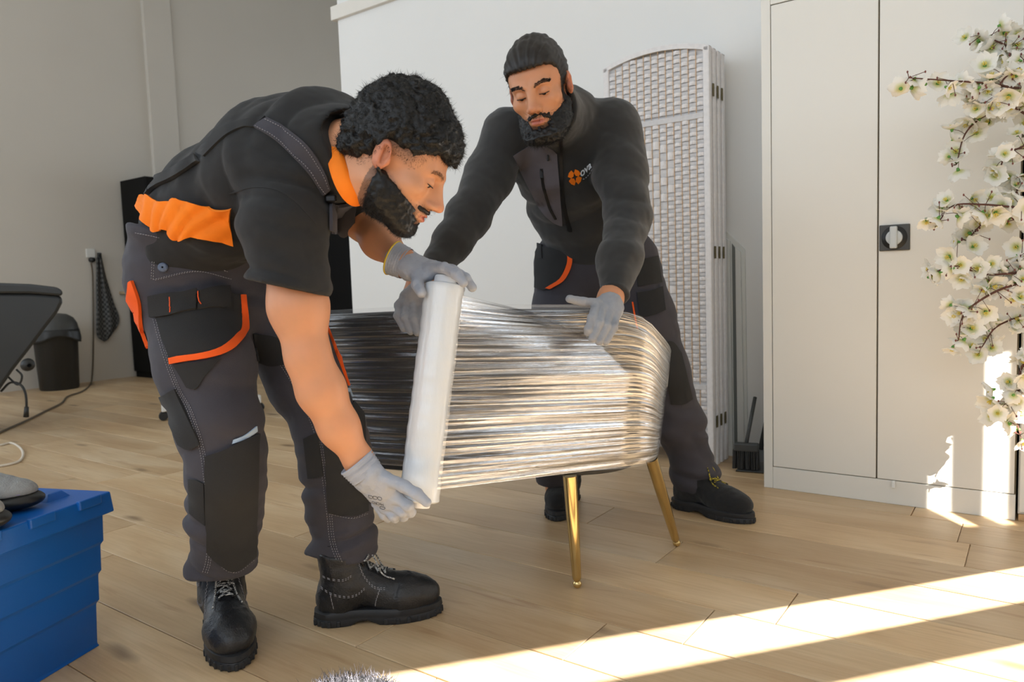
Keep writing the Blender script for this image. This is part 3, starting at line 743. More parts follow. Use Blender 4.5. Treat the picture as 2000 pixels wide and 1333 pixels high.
# --- woven folding screen
M_weave = mat('white_woven_paper', (226, 222, 220), 0.8, var=0.05, vscale=60, bump=0.25, bscale=260)
M_weave2 = mat('off_white_woven_paper', (206, 203, 202), 0.85, var=0.05, vscale=60)
M_rod = mat('natural_rod', (214, 170, 112), 0.6, var=0.1, vscale=50)
M_hinge = mat('bronze_hinge', (104, 92, 58), 0.5, metal=0.6)
SB = 3.03
sa0 = atw(1390, 560, SB) @ D1; sa1 = atw(1187, 560, SB) @ D1; sw = sa1 - sa0
zt_ = atw(1390, 86, SB)[2]
screen = room_empty('folding_screen', (sa0 + sa1) / 2, SB + 0.09, 0, 'white woven folding screen with arched top, folded against the wall', 'room divider')
def archz(u): return zt_ + 0.042 * (4 * u * (1 - u))          # u 0 right .. 1 left
for k in range(4):
    b0 = SB + k * 0.052
    pn = bpy.data.objects.new('screen_panel', None); link(pn, screen); pn.empty_display_size = 0.05
    ft = 0.032
    for u0, u1, nm in ((0.0, 0.028 / sw, 'post'), (1 - 0.028 / sw, 1.0, 'post')):
        o = rb(nm, pn, sa0 + u0 * sw, sa0 + u1 * sw, b0, b0 + ft, 0.0, archz((u0 + u1) / 2) - 0.004, M_weave, 0.005)
    mb = MB(); n = 24
    G = np.array([[W(sa0 + u * sw, b0 + bb, archz(u) + zz) for bb, zz in ((0, -0.022), (0, 0.0), (ft, 0.0), (ft, -0.022), (0, -0.022))] for u in np.linspace(0, 1, n + 1)])
    mb.grid(G).build('top_rail', M_weave, pn, bevel=0.003)
    zm = [atw(1385, 222, SB)[2], atw(1385, 758, SB)[2]]
    for z in zm: rb('cross_rail', pn, sa0 + 0.028, sa1 - 0.028, b0 + 0.002, b0 + ft - 0.002, z - 0.012, z + 0.012, M_weave2, 0.003)
    zb = atw(1385, 872, SB)[2]
    rb('bottom_rail', pn, sa0 + 0.028, sa1 - 0.028, b0 + 0.002, b0 + ft - 0.002, zb - 0.012, zb + 0.012, M_weave2, 0.003)
    # weave: strips alternately over and under upright rods
    nc = 13; x0, x1 = sa0 + 0.026, sa1 - 0.026; cw = (x1 - x0) / nc; rh = 0.0175
    wv = MB()
    wv.mi = 1; wv.box(W((x0 + x1) / 2, b0 + 0.020, (zb + zt_) / 2), (x1 - x0, 0.004, zt_ - zb), M=np.array([[math.cos(RZ), -math.sin(RZ), 0], [math.sin(RZ), math.cos(RZ), 0], [0, 0, 1]]))
    if k == 0:
        nr = int((zt_ + 0.045 - zb) / rh)
        for c in range(nc):
            ca, cb_ = x0 + c * cw, x0 + (c + 1) * cw; um = (0.5 + c) / nc
            wv.mi = 2; wv.tube([W(ca, b0 + 0.008, zb), W(ca, b0 + 0.008, archz(um) - 0.022)], 0.0013, 5, cap=False)
            r = 0
            while r < nr:
                z0 = zb + r * rh; big = 3 < c < 10 and ((zm[0] - z0) % 0.62) > 0.10 and ((zm[0] - z0) % 0.62) < 0.10 + 0.42 * (1 - abs(c - 6.5) / 5) and zm[1] < z0 < zm[0]
                hgt = rh * (2 if big else 1)
                if any(abs(z0 + hgt / 2 - z) < 0.016 for z in zm) or z0 + hgt > archz(um) - 0.018: r += 1; continue
                ph = (c + (r // 2 if big else r)) % 2
                wv.mi = 0 if ph else 1
                w_ = cw * (0.5 if not big else 0.5)
                nseg = 5; prof = [(t, (b0 + 0.012 - (0.010 if ph else 0.002) * math.sin(math.pi * t))) for t in np.linspace(0.02, 0.98, nseg)]
                e = 0.0007
                wv.grid(np.array([[W(ca + t * cw, bb, z0 + e), W(ca + t * cw, bb - 0.0015, z0 + hgt / 2), W(ca + t * cw, bb, z0 + hgt - e)] for t, bb in prof]))
                r += 2 if big else 1
    o = wv.build('weave', [M_weave, M_weave2, M_rod], pn); o['kind'] = 'stuff'
for zy in (168, 492, 828):
    z = atw(1405, zy, SB)[2]
    for k in range(3):
        b0 = SB + k * 0.052 + 0.034
        rb('hinge', screen, sa0 - 0.004, sa0, b0, b0 + 0.016, z - 0.026, z + 0.026, M_hinge, 0.001)

# --- mitred frame in the wall between screen and cabinet
tr = wallprism('door_1', [(1418, 450), (1456, 488), (1462, 893), (1418, 897)], WB, 0.012, M_frame); tr['kind'] = 'structure'
wallprism('frame_board', [(1418, 462), (1427, 471), (1433, 896), (1418, 897)], WB - 0.012, 0.016, M_frame, tr, 0.002)
wallprism('frame_board', [(1438, 484), (1448, 492), (1456, 893), (1443, 894)], WB - 0.012, 0.018, M_frame, tr, 0.002)
wallprism('glass_slit', [(1430, 476), (1437, 485), (1442, 893), (1435, 894)], WB - 0.012, 0.004, mat('dark_glass', (120, 122, 118), 0.3), tr)

# --- long-handled dustpan and brush
dp = W(0.965, 3.12); dustpan = empty('dustpan', dp, RZ + 0.2, 'grey long-handled dustpan with black brush standing beside the cream cabinet', 'dustpan')
M_pan = mat('grey_pan', (92, 92, 90), 0.5); Mr = np.array(Matrix.Rotation(RZ + 0.2, 3, 'Z'))
R3 = lambda x, y, z: dp + Mr @ V(x, y, z)
mb = MB(); pr = [(-0.09, 0.002), (-0.10, 0.006), (0.03, 0.012), (0.055, 0.075), (0.045, 0.08), (0.02, 0.02)]
mb.add([R3(s * (0.085 if i < 2 else 0.075), y, z) for s in (-1, 1) for i, (y, z) in enumerate(pr)], [tuple(range(6)), tuple(range(11, 5, -1))] + [(i, (i + 1) % 6, 6 + (i + 1) % 6, 6 + i) for i in range(6)])
mb.build('pan', M_pan, dustpan, bevel=0.003)
for s in (-1, 1): MB().add([R3(s * 0.080, -0.095, 0.004), R3(s * 0.078, 0.05, 0.012), R3(s * 0.075, 0.055, 0.075), R3(s * 0.078, -0.02, 0.05)], [(0, 1, 2, 3)]).build('pan_side', M_pan, dustpan, solid=0.004)
top = W(0.885, 3.26, 0.62)
MB().tube([R3(0.0, 0.045, 0.07), top], 0.011, 12).build('handle', M_dgrey, dustpan, smooth=True)
bk_ = MB().box(R3(-0.045, -0.075, 0.105), (0.10, 0.035, 0.035), M=Mr, bev=0.006).build('brush_block', M_dgrey, dustpan)
mb = MB(); rg = random.Random(3)
for i in range(13):
    for j in range(3):
        p0 = R3(-0.095 + i * 0.0080, -0.085 + j * 0.010, 0.092); mb.tube([p0, p0 + V(rg.uniform(-.004, .004), rg.uniform(-.004, .004), -0.080)], [0.0042, 0.0055], 5)
o = mb.build('bristles', M_black, bk_); o['kind'] = 'stuff'
MB().tube([R3(-0.045, -0.075, 0.12), R3(-0.02, 0.035, 0.30)], 0.008, 10).build('brush_handle', M_dgrey, dustpan, smooth=True)
MB().box(R3(0.045, 0.035, 0.082), (0.05, 0.02, 0.012), M=Mr, bev=0.002).build('label_plate', M_grey, dustpan)

# --- blue lidded crate
M_blue = mat('blue_plastic', (8, 92, 176), 0.38, var=0.03, vscale=5, bump=0.06, bscale=160)
cz = math.radians(-105); cx3 = V(math.cos(cz), math.sin(cz), 0); cy3 = V(math.cos(cz - math.pi / 2), math.sin(cz - math.pi / 2), 0); c0 = fl(192, 1262)
crate = empty('storage_crate', c0 + cx3 * 0.30 + cy3 * 0.2, 0, 'blue plastic storage crate with hinged lid in the lower left corner', 'crate')
CR = lambda x, y, z: c0 + cx3 * x + cy3 * y + V(0, 0, z)
def crate_ring(ins, z): return [CR(-ins, -ins, z), CR(0.60 + ins, -ins, z), CR(0.60 + ins, 0.40 + ins, z), CR(-ins, 0.40 + ins, z)]
prof = [(0.004, 0.0), (0.0, 0.006), (0.003, 0.100), (0.0035, 0.104), (0.008, 0.112), (0.0095, 0.170), (0.010, 0.174), (0.0145, 0.182), (0.016, 0.240), (0.0165, 0.244), (0.021, 0.252), (0.023, 0.325)]
rings = [crate_ring(i, z) for i, z in prof]
mb = MB(); mb.add([p for r in rings for p in r], [(k * 4 + j, k * 4 + (j + 1) % 4, k * 4 + 4 + (j + 1) % 4, k * 4 + 4 + j) for k in range(len(rings) - 1) for j in range(4)] + [(3, 2, 1, 0)])
body_ = mb.build('body', M_blue, crate, bevel=0.004)
zl = 0.368
mb = MB(); r0, r1, r2 = crate_ring(0.040, 0.318), crate_ring(0.036, zl), crate_ring(0.024, zl - 0.002)
mb.add(r0 + r1, [(j, (j + 1) % 4, 4 + (j + 1) % 4, 4 + j) for j in range(4)] + [(4, 5, 6, 7), (3, 2, 1, 0)]); lid = mb.build('lid', M_blue, crate, bevel=0.004)
Mc = np.stack([cx3, cy3, V(0, 0, 1)], 1)
for i in range(5): MB().box(CR(0.03 + i * 0.125, -0.038, zl - 0.008), (0.062, 0.012, 0.022), M=Mc, bev=0.003).build('hinge_lug', M_blue, lid)
for i, (x, y) in enumerate(((0.04, 0.06), (0.05, 0.20), (0.045, 0.34), (0.56, 0.06))):
    mb = MB(); a, b_ = 0.032, 0.018
    mb.add([CR(x + sx * q, y + sy * q * 0.8, z) for q, z in ((a, zl - 0.001), (b_, zl + 0.016)) for sx, sy in ((-1, -1), (1, -1), (1, 1), (-1, 1))], [(j, (j + 1) % 4, 4 + (j + 1) % 4, 4 + j) for j in range(4)] + [(4, 5, 6, 7)])
    mb.build('stacking_lug', M_blue, lid, bevel=0.002)
MB().box(CR(-0.030, 0.16, 0.285), (0.022, 0.12, 0.06), M=Mc, bev=0.003).build('grip', M_blue, crate)
# --- pair of shoes lying on the crate
M_shoeg = mat('grey_knit_upper', (150, 152, 152), 0.85, var=0.12, vscale=70, bump=0.5, bscale=300); M_lil = mat('lilac_thread', (150, 146, 190), 0.7)
def shoe(tip, d, label):
    d = nrm(d); s_ = np.cross(V(0, 0, 1), d); R_ = np.stack([d, s_, V(0, 0, 1)]); o0 = tip - d * 0.26
    e = empty('shoe', o0 + V(0, 0, 0), 0, label, 'shoe', 'shoes on the crate')
    l = lambda P: (P - o0.astype(f32)) @ R_.T.astype(f32)
    def Fs(P):
        q = l(P); d_ = smin(ellip(q, (0.20, 0, 0.020), (0.066, 0.048, 0.022)), ellip(q, (0.07, 0, 0.020), (0.085, 0.042, 0.022)), 0.05); return smax(d_, -q[:, 2] + 0.0005, 0.004)
    def Fu(P):
        q = l(P); d_ = smin(ellip(q, (0.18, 0, 0.038), (0.074, 0.045, 0.034)), rcone(q, (0.15, 0, 0.045), (0.06, 0, 0.062), 0.038, 0.040), 0.04); return smax(d_, 0.034 - q[:, 2], 0.004) + 0.0008 * vnoise(P, 120)
    lo, hi = bounds([o0, tip], 0.10)
    sdf_obj('sole', Fs, lo, hi, 0.005, M_black, e); u = sdf_obj('upper', Fu, lo, hi, 0.005, M_shoeg, e)
    pts = [o0 + R_.T @ V(0.18 + 0.072 * math.cos(t), 0.044 * math.sin(t), 0.038) for t in np.linspace(-1.5, 1.5, 24)]
    mb = MB(); [mb.tube(pts[i:i + 2], 0.0016, 4) for i in range(0, 23, 2)]; o = mb.build('stitching', M_lil, u); o['kind'] = 'stuff'
shoe(fl(84, 990, zl) + V(0, 0, 0.002), cx3 * -0.55 + cy3 * -0.85, 'grey and black shoe lying lengthwise on the blue crate lid')
shoe(fl(13, 1035, zl) + V(0, 0, 0.002), cx3 * -0.25 + cy3 * -0.95, 'black tip of the shoe at the left edge of the blue crate')

# --- black recliner at the left edge
M_vinyl = mat('black_vinyl', (30, 29, 26), 0.5, var=0.1, vscale=10, bump=0.1, bscale=160)
rec = empty('recliner_chair', fl(-120, 830), 0, 'black padded recliner chair tilted back at the left edge', 'chair')
def prismY(name, px, Y0, Y1, m, parent, bev):
    A = [at(x, y, Y0) for x, y in px]; n = len(A); off = V(-0.66, 1, 0) * (Y1 - Y0); mb = MB()
    mb.add(A + [p + off for p in A], [tuple(range(n)), tuple(range(2 * n - 1, n - 1, -1))] + [(i, (i + 1) % n, n + (i + 1) % n, n + i) for i in range(n)])
    return mb.build(name, m, parent, bevel=bev)
prismY('backrest', [(-160, 572), (60, 573), (121, 578), (122, 592), (112, 612), (90, 640), (60, 680), (25, 725), (0, 762), (-40, 800), (-160, 800)], 4.45, 4.95, M_vinyl, rec, 0.02)
prismY('backrest_pad', [(-160, 552), (-20, 552), (60, 555), (112, 561), (124, 570), (121, 579), (60, 574), (-160, 573)], 4.42, 4.98, M_vinyl, rec, 0.018)
MB().lathe([(0.0, 0.0), (0.034, 0.004), (0.040, 0.02), (0.030, 0.045), (0.012, 0.05)], 18, at(52, 712, 4.43), at(52, 712, 4.43) - at(25, 700, 4.6)).build('tilt_knob', M_black, rec, smooth=True)
MB().lathe([(0.0, 0.0), (0.22, 0.0), (0.22, 0.03), (0.06, 0.05), (0.05, 0.35), (0.0, 0.35)], 24, fl(-120, 830)).build('pedestal', M_black, rec, smooth=True, auto=0.6)
cbl = MB(); cbl.tube(smooth_pts([at(2, 765, 4.5), at(20, 748, 4.5), at(40, 752, 4.5), at(50, 770, 4.5), at(52, 800, 4.5), at(52, 812, 4.5)], 6), 0.007, 6)
cbl.tube(smooth_pts([at(14, 735, 4.5), at(35, 752, 4.5), at(43, 735, 4.5), at(32, 722, 4.5)], 6), 0.006, 6)
pc = cbl.build('power_lead', M_black, rec, smooth=True); MB().tube([at(52, 795, 4.5), at(51, 815, 4.5)], [0.012, 0.016], 8).build('plug', M_black, rec, smooth=True)

# --- waste bin
bq = fl(117, 760); bin_ = empty('waste_bin', bq, 0, 'black swing-lid waste bin standing by the beige wall', 'bin')
MB().lathe([(0.0, 0.0), (0.150, 0.0), (0.158, 0.01), (0.178, 0.50), (0.186, 0.51), (0.186, 0.535), (0.17, 0.535)], 36, bq).build('body', M_black, bin_, smooth=True, auto=0.7)
mb = MB(); prof = [(0.190, 0.520), (0.188, 0.545), (0.178, 0.60), (0.150, 0.650), (0.10, 0.682), (0.04, 0.692), (0.0, 0.693)]
mb.lathe(prof, 36, bq); mb.build('swing_lid', M_dgrey, bin_, smooth=True)
G = [[bq + V((0.192 + 0.006 * math.sin(9 * t) + 0.012 * s) * math.cos(t), (0.192 + 0.006 * math.sin(9 * t + 1) + 0.012 * s) * math.sin(t), 0.545 - 0.09 * s - 0.03 * s * math.sin(3 * t + 1)) for s in np.linspace(0, 1, 5)] for t in np.linspace(0, 2 * math.pi, 49)[:-1]]
MB().grid(np.array(G), closed_u=True).build('bin_bag', M_black, bin_, smooth=True, solid=0.002)

# --- towel on a hook, socket, cables
M_towel = bpy.data.materials.new('checked_towel'); M_towel.use_nodes = True
nt = M_towel.node_tree; ck = nt.nodes.new('ShaderNodeTexChecker'); ck.inputs['Scale'].default_value = 42; ck.inputs['Color1'].default_value = lin((58, 58, 58)); ck.inputs['Color2'].default_value = lin((104, 104, 102))
tcn = nt.nodes.new('ShaderNodeTexCoord'); nt.links.new(tcn.outputs['Object'], ck.inputs['Vector']); nt.links.new(ck.outputs['Color'], nt.nodes['Principled BSDF'].inputs['Base Color']); nt.nodes['Principled BSDF'].inputs['Roughness'].default_value = 0.95
onl = lambda x, y, o=0.0: on_left(x, y, WL - o)
L0, R0 = [(189, 503), (188, 560), (188, 610), (189, 655), (204, 668)], [(198, 503), (208, 545), (222, 590), (233, 628), (212, 662)]
L_, R_ = np.array(smooth_pts([V(*p, 0) for p in L0], 6)), np.array(smooth_pts([V(*p, 0) for p in R0], 6))
G = [[onl(a[0] + (b[0] - a[0]) * s, a[1] + (b[1] - a[1]) * s, 0.035 + 0.022 * math.sin(s * 11 + i * 0.05)) for s in np.linspace(0, 1, 14)] for i, (a, b) in enumerate(zip(L_, R_))]
tw = MB().grid(np.array(G)).build('towel', M_towel, None, smooth=True, solid=0.006); tag(tw, 'dark checked tea towel hanging from a hook on the beige wall', 'towel')
hk = empty('wall_hook', onl(194, 500), 0, 'small dark wall hook holding the checked towel', 'hook')
MB().tube(smooth_pts([onl(194, 498), onl(194, 500, 0.05), onl(194, 496, 0.06)], 4), 0.008, 8).build('hook_arm', M_black, hk, smooth=True); MB().box(onl(194, 499, 0.004), (0.03, 0.03, 0.05), bev=0.004).build('back_plate', M_black, hk)
so = empty('wall_socket', onl(178, 498), RZ + math.pi / 2, 'white wall socket with a black plug beside the towel', 'socket')
Ml = np.stack([D1, D2, V(0, 0, 1)], 1)
MB().box(onl(177, 495, 0.008), (0.014, 0.085, 0.085), M=Ml, bev=0.005).build('face_plate', M_whitep, so)
MB().lathe([(0.0, 0.045), (0.022, 0.04), (0.026, 0.0)], 16, onl(178, 508, 0.015), -D1).build('plug', M_black, so, smooth=True)
fz = lambda x, y: fl(x, y, 0.007)
pts = [onl(178, 512, 0.05), onl(181, 540, 0.03), onl(182, 620, 0.025), onl(182, 690, 0.025), onl(180, 735, 0.03), fz(176, 752), fz(160, 765), fz(132, 775), fz(120, 788), fz(90, 803), fz(50, 823), fz(0, 845), fz(-40, 866)]
cb2 = MB().tube(smooth_pts(pts, 8), 0.0075, 8).build('extension_cord', mat('brown_grey_cord', (96, 84, 68), 0.6), None, smooth=True); tag(cb2, 'dark cord running from the wall socket across the floor', 'cord')
pts = [fl(-30, 872, 0.006), fl(0, 870, 0.006), fl(22, 866, 0.006), fl(40, 876, 0.006), fl(45, 890, 0.006), fl(34, 903, 0.006), fl(0, 911, 0.006), fl(-30, 914, 0.006)]
wc = MB().tube(smooth_pts(pts, 8), 0.0065, 8).build('white_cord', mat('cream_cord', (214, 202, 184), 0.5), None, smooth=True); tag(wc, 'pale cord looped on the floor behind the blue crate', 'cord')
ws = empty('wall_shelf', onl(246, 572), 0, 'small beige wooden ledge on the wall behind the bending man', 'shelf')
MB().box(onl(252, 572, 0.06), (0.12, 0.14, 0.03), M=Ml, bev=0.004).build('ledge', mat('beige_wood', (176, 152, 118), 0.6, var=0.1, vscale=20), ws)
MB().box(onl(252, 580, 0.02), (0.03, 0.06, 0.06), M=Ml, bev=0.004).build('bracket', M_whitep, ws)

# --- tall black wardrobe behind the bending man
a0 = WL - 0.55
lf = on_left(300, 560, a0) @ D2; ztop = on_left(299, 345, a0)[2]; b1 = lf + 2.7
ward = room_empty('wardrobe', WL - 0.25, (lf + b1) / 2, 0, 'tall black wardrobe against the far beige wall', 'wardrobe')
M_wd = mat('black_laminate', (22, 21, 20), 0.8, spec=0.15)
rb('carcass', ward, a0 + 0.02, WL - 0.055, lf, b1, 0.06, ztop, M_wd, 0.004); rb('plinth', ward, a0 + 0.05, WL - 0.06, lf + 0.02, b1 - 0.02, 0.0, 0.06, M_wd)
for k in range(4):
    w_ = (b1 - lf) / 4; d_ = rb('door', ward, a0, a0 + 0.02, lf + k * w_ + 0.003, lf + (k + 1) * w_ - 0.003, 0.08, ztop - 0.01, M_wd, 0.002)
    rb('handle', d_, a0 - 0.03, a0, lf + k * w_ + (0.05 if k % 2 else w_ - 0.065), lf + k * w_ + (0.065 if k % 2 else w_ - 0.05), 0.95, 1.15, M_dgrey, 0.003)

# --- swivel stool with a white five-star base
sc_ = (fl(317, 822) + fl(511, 803)) / 2; stool = empty('swivel_stool', sc_, 0, 'black swivel stool on a white five-star base behind the bending man', 'stool')
a_ = math.atan2(*(fl(317, 822) - sc_)[[1, 0]]); rad = np.linalg.norm(fl(317, 822) - sc_)
for k in range(5):
    t = a_ + (k * 2 * math.pi / 5 if k < 3 else k * 2 * math.pi / 5); t = [a_, a_ + 1.15, a_ + 2.2, a_ + math.pi, a_ + 4.6][k]
    u = V(math.cos(t), math.sin(t), 0); s_ = V(-u[1], u[0], 0); mb = MB()
    p0, p1 = sc_ + u * 0.03 + V(0, 0, 0.12), sc_ + u * rad + V(0, 0, 0.085)
    mb.add([p + s_ * sx * w + V(0, 0, z) for p, w, h in ((p0, 0.035, 0.03), (p1, 0.03, 0.028)) for sx, z in ((-1, -h), (1, -h), (1, h), (-1, h))], [(0, 1, 2, 3), (7, 6, 5, 4)] + [(i, (i + 1) % 4, 4 + (i + 1) % 4, 4 + i) for i in range(4)])
    lg = mb.build('base_leg', M_whitep, stool, bevel=0.008)
    w = sc_ + u * (rad - 0.01) + V(0, 0, 0.030); MB().lathe([(0.0, -0.022), (0.026, -0.022), (0.030, -0.016), (0.030, 0.016), (0.026, 0.022), (0.0, 0.022)], 18, w, s_).build('caster', M_black, lg, smooth=True, auto=0.6)
MB().lathe([(0.045, 0.08), (0.045, 0.15), (0.028, 0.16), (0.028, 0.46), (0.0, 0.46)], 20, sc_).build('column', mat('chrome', (190, 190, 190), 0.15, metal=1.0), stool, smooth=True, auto=0.6)
MB().lathe([(0.0, 0.45), (0.15, 0.45), (0.175, 0.465), (0.18, 0.50), (0.165, 0.53), (0.0, 0.54)], 30, sc_).build('seat', M_vinyl, stool, smooth=True)

# --- shaggy rug just entering the bottom edge
rq = fl(698, 1321) + V(0.0, -0.125, 0); rug = empty('shaggy_rug', rq, 0, 'fluffy grey and white shaggy mat at the bottom edge of the picture', 'rug')
MB().lathe([(0.0, 0.003), (0.11, 0.003), (0.115, 0.006), (0.10, 0.012), (0.0, 0.016)], 28, rq).build('backing', M_dgrey, rug, smooth=True)
g_ = np.random.default_rng(12); n_ = 2600; rr = 0.115 * np.sqrt(g_.random(n_)); tt = g_.random(n_) * 2 * math.pi
P_ = rq + np.stack([rr * np.cos(tt), rr * np.sin(tt), np.full(n_, 0.012)], 1); N_ = np.stack([np.cos(tt) * rr * 4, np.sin(tt) * rr * 4, np.ones(n_)], 1)
o = strands('pile', P_, N_ / np.linalg.norm(N_, axis=1, keepdims=True), mat('shaggy_pile', (44, 40, 46), 0.9, rgb2=(150, 146, 152), vscale=60), rug, 0.016, 0.0010, curl=0.9, seed=8); o['kind'] = 'stuff'
# ------------------------------------------------------------------ artificial blossom tree at the right edge
def petal_mat():
    m = bpy.data.materials.new('blossom_petal'); m.use_nodes = True; nt = m.node_tree; N = nt.nodes; L = nt.links; b = N['Principled BSDF']; out = N['Material Output']
    tc = N.new('ShaderNodeTexCoord'); ln = N.new('ShaderNodeVectorMath'); ln.operation = 'LENGTH'; L.new(tc.outputs['Object'], ln.inputs[0])
    cr = N.new('ShaderNodeValToRGB'); e = cr.color_ramp.elements; e[0].position = 0.003; e[0].color = lin((212, 216, 130)); e[1].position = 0.016; e[1].color = lin((250, 248, 242)); L.new(ln.outputs['Value'], cr.inputs['Fac'])
    L.new(cr.outputs['Color'], b.inputs['Base Color']); b.inputs['Roughness'].default_value = 0.7
    tr = N.new('ShaderNodeBsdfTranslucent'); L.new(cr.outputs['Color'], tr.inputs['Color']); mx = N.new('ShaderNodeMixShader'); mx.inputs[0].default_value = 0.4
    L.new(b.outputs[0], mx.inputs[1]); L.new(tr.outputs[0], mx.inputs[2]); L.new(mx.outputs[0], out.inputs['Surface']); return m
M_petal = petal_mat(); M_twig = mat('brown_twig', (92, 58, 46), 0.8, var=0.2, vscale=80); M_green = mat('green_calyx', (96, 150, 70), 0.7); M_bud = mat('red_brown_bud', (112, 62, 56), 0.7)
tree = empty('blossom_tree', V(1.77, 2.105, 0), 0, 'white artificial cherry blossom branches hanging in front of the cream cabinet', 'artificial tree')
def flower_mesh():
    mb = MB()
    for k in range(5):
        t = 2 * math.pi * k / 5; ca, sa = math.cos(t), math.sin(t); G = []
        for r in np.linspace(0, 1, 5):
            row = []
            for s in np.linspace(-1, 1, 5):
                w = 0.0135 * math.sin(math.pi * min(1, 0.12 + 0.80 * r) ** 0.9) * 1.05; x = 0.003 + 0.0245 * r - 0.003 * (1 - abs(s)) * (r > 0.9) ; y = s * w; z = 0.016 * r ** 1.3 - 0.004 * r * r + 0.005 * s * s + 0.0015 * math.sin(4 * s + k)
                row.append((x * ca - y * sa, x * sa + y * ca, z))
            G.append(row)
        mb.mi = 0; mb.grid(np.array(G))
    mb.mi = 1; mb.lathe([(0.0, -0.008), (0.003, -0.006), (0.0045, 0.0), (0.0, 0.002)], 6); 
    mb.mi = 2
    for k in range(6):
        t = 2 * math.pi * k / 6 + 0.3; mb.tube([(0, 0, 0.002), (0.004 * math.cos(t), 0.004 * math.sin(t), 0.012)], [0.0005, 0.0011], 4)
    return mb.build('flower', [M_petal, M_green, mat('yellow_stamen', (226, 206, 90), 0.7)], tree, smooth=True)
fl0 = flower_mesh(); fm = fl0.data; used = False
YB = 2.13
branches = [[(2060, 175), (1985, 172), (1930, 163), (1860, 158), (1775, 152)], [(2060, 190), (1985, 200), (1925, 225), (1885, 262), (1868, 322)], [(2060, 95), (1990, 95), (1950, 82), (1918, 68)], [(2060, 235), (2000, 285), (1965, 300), (1950, 345)],
            [(2060, 395), (1995, 405), (1925, 400), (1862, 402), (1830, 438)], [(2060, 420), (1990, 424), (1930, 430), (1888, 470)], [(2060, 520), (1985, 533), (1920, 536), (1868, 520), (1824, 532)], [(2060, 545), (1970, 560), (1910, 590), (1880, 620), (1872, 665)],
            [(2060, 600), (1995, 618), (1945, 640), (1918, 678)], [(2060, 690), (2000, 712), (1990, 760), (1985, 810), (1992, 850)], [(2060, 120), (2000, 130), (1960, 155), (1935, 205)], [(2060, 340), (2000, 350), (1985, 380), (1980, 430)], [(2060, 480), (2005, 492), (1985, 520), (1975, 560)],
            [(2060, 50), (2010, 60), (1985, 100), (1975, 140)], [(2060, 745), (2015, 760), (1980, 775), (1962, 800)], [(2060, 260), (1990, 215), (1940, 195), (1900, 182)]]
rg = random.Random(14); tw_ = MB(); count = 0
TR0 = V(1.77, 2.105, 0)
trunk = MB().tube([TR0 + V(0, 0, 0.0), TR0 + V(0.02, 0.02, 0.7), TR0 + V(-0.02, 0, 1.3), TR0 + V(0.01, 0.01, 1.9)], [0.024, 0.020, 0.016, 0.008], 10).build('trunk', M_twig, tree, smooth=True)
MB().lathe([(0.0, 0.0), (0.052, 0.0), (0.062, 0.16), (0.056, 0.16), (0.0, 0.14)], 24, TR0).build('pot', M_whitep, tree, smooth=True, auto=0.6)
for bi, br in enumerate(branches):
    dy = rg.uniform(-0.10, 0.07); P = [at(x, y, YB + dy + 0.02 * rg.uniform(-1, 1) + 0.05 * k / 4) for k, (x, y) in enumerate(br)]
    join = TR0 + V(0, 0, max(0.5, P[0][2] - 0.08)); S = smooth_pts([join] + P, 6); n = len(S)
    b = MB(); b.tube(S, [0.0050 - 0.0036 * i / n for i in range(n)], 6); bo = b.build('branch', M_twig, tree, smooth=True)
    L = [p for p in S if pj(p)[0] < 2030]
    tg = MB(); bd = MB()
    for i, p in enumerate(L):
        x, y = pj(p)
        for r in range(1):
            if x > 2020 or rg.random() < (0.2 if bi == 0 else 0.0): continue
            q = p + V(rg.gauss(0, 0.020), rg.gauss(0.014, 0.016), rg.gauss(-0.004, 0.022 if bi else 0.010)); tg.tube([p, (p + q) / 2 + V(0, 0, 0.004), q], 0.0008, 4)
            o = fl0 if not used else link(bpy.data.objects.new('flower', fm), tree)
            used = True; count += 1
            n_ = nrm(V(rg.gauss(-0.35, 0.6), rg.gauss(-0.30, 0.7), rg.gauss(0.0, 0.6))); s = rg.uniform(0.95, 1.35)
            o.matrix_basis = Matrix.Translation(tuple(q)) @ Vector(tuple(n_)).to_track_quat('Z', 'Y').to_matrix().to_4x4() @ Matrix.Rotation(rg.random() * 6.3, 4, 'Z') @ Matrix.Scale(s, 4)
        if rg.random() < 0.28:
            for t in range(2):
                q = p + V(rg.gauss(-0.006, 0.020), rg.gauss(-0.022, 0.012), rg.gauss(0, 0.022)); tg.tube([p, q], 0.0009, 4); bd.lathe([(0.0, 0.004), (0.0026, 0.001), (0.0020, -0.003), (0.0, -0.004)], 6, q)
    e = L[-1]
    for t in range(2):
        q = e + V(-0.012 + rg.gauss(0, 0.006), rg.gauss(0, 0.006), rg.gauss(0, 0.01)); tg.tube([e, q], 0.0011, 4); bd.lathe([(0.0, 0.004), (0.0028, 0.001), (0.0020, -0.003), (0.0, -0.004)], 6, q)
    o = tg.build('twigs', M_twig, bo, smooth=True); o['kind'] = 'stuff'
    o = bd.build('buds', M_bud, bo, smooth=True); o['kind'] = 'stuff'
print('flowers', count)
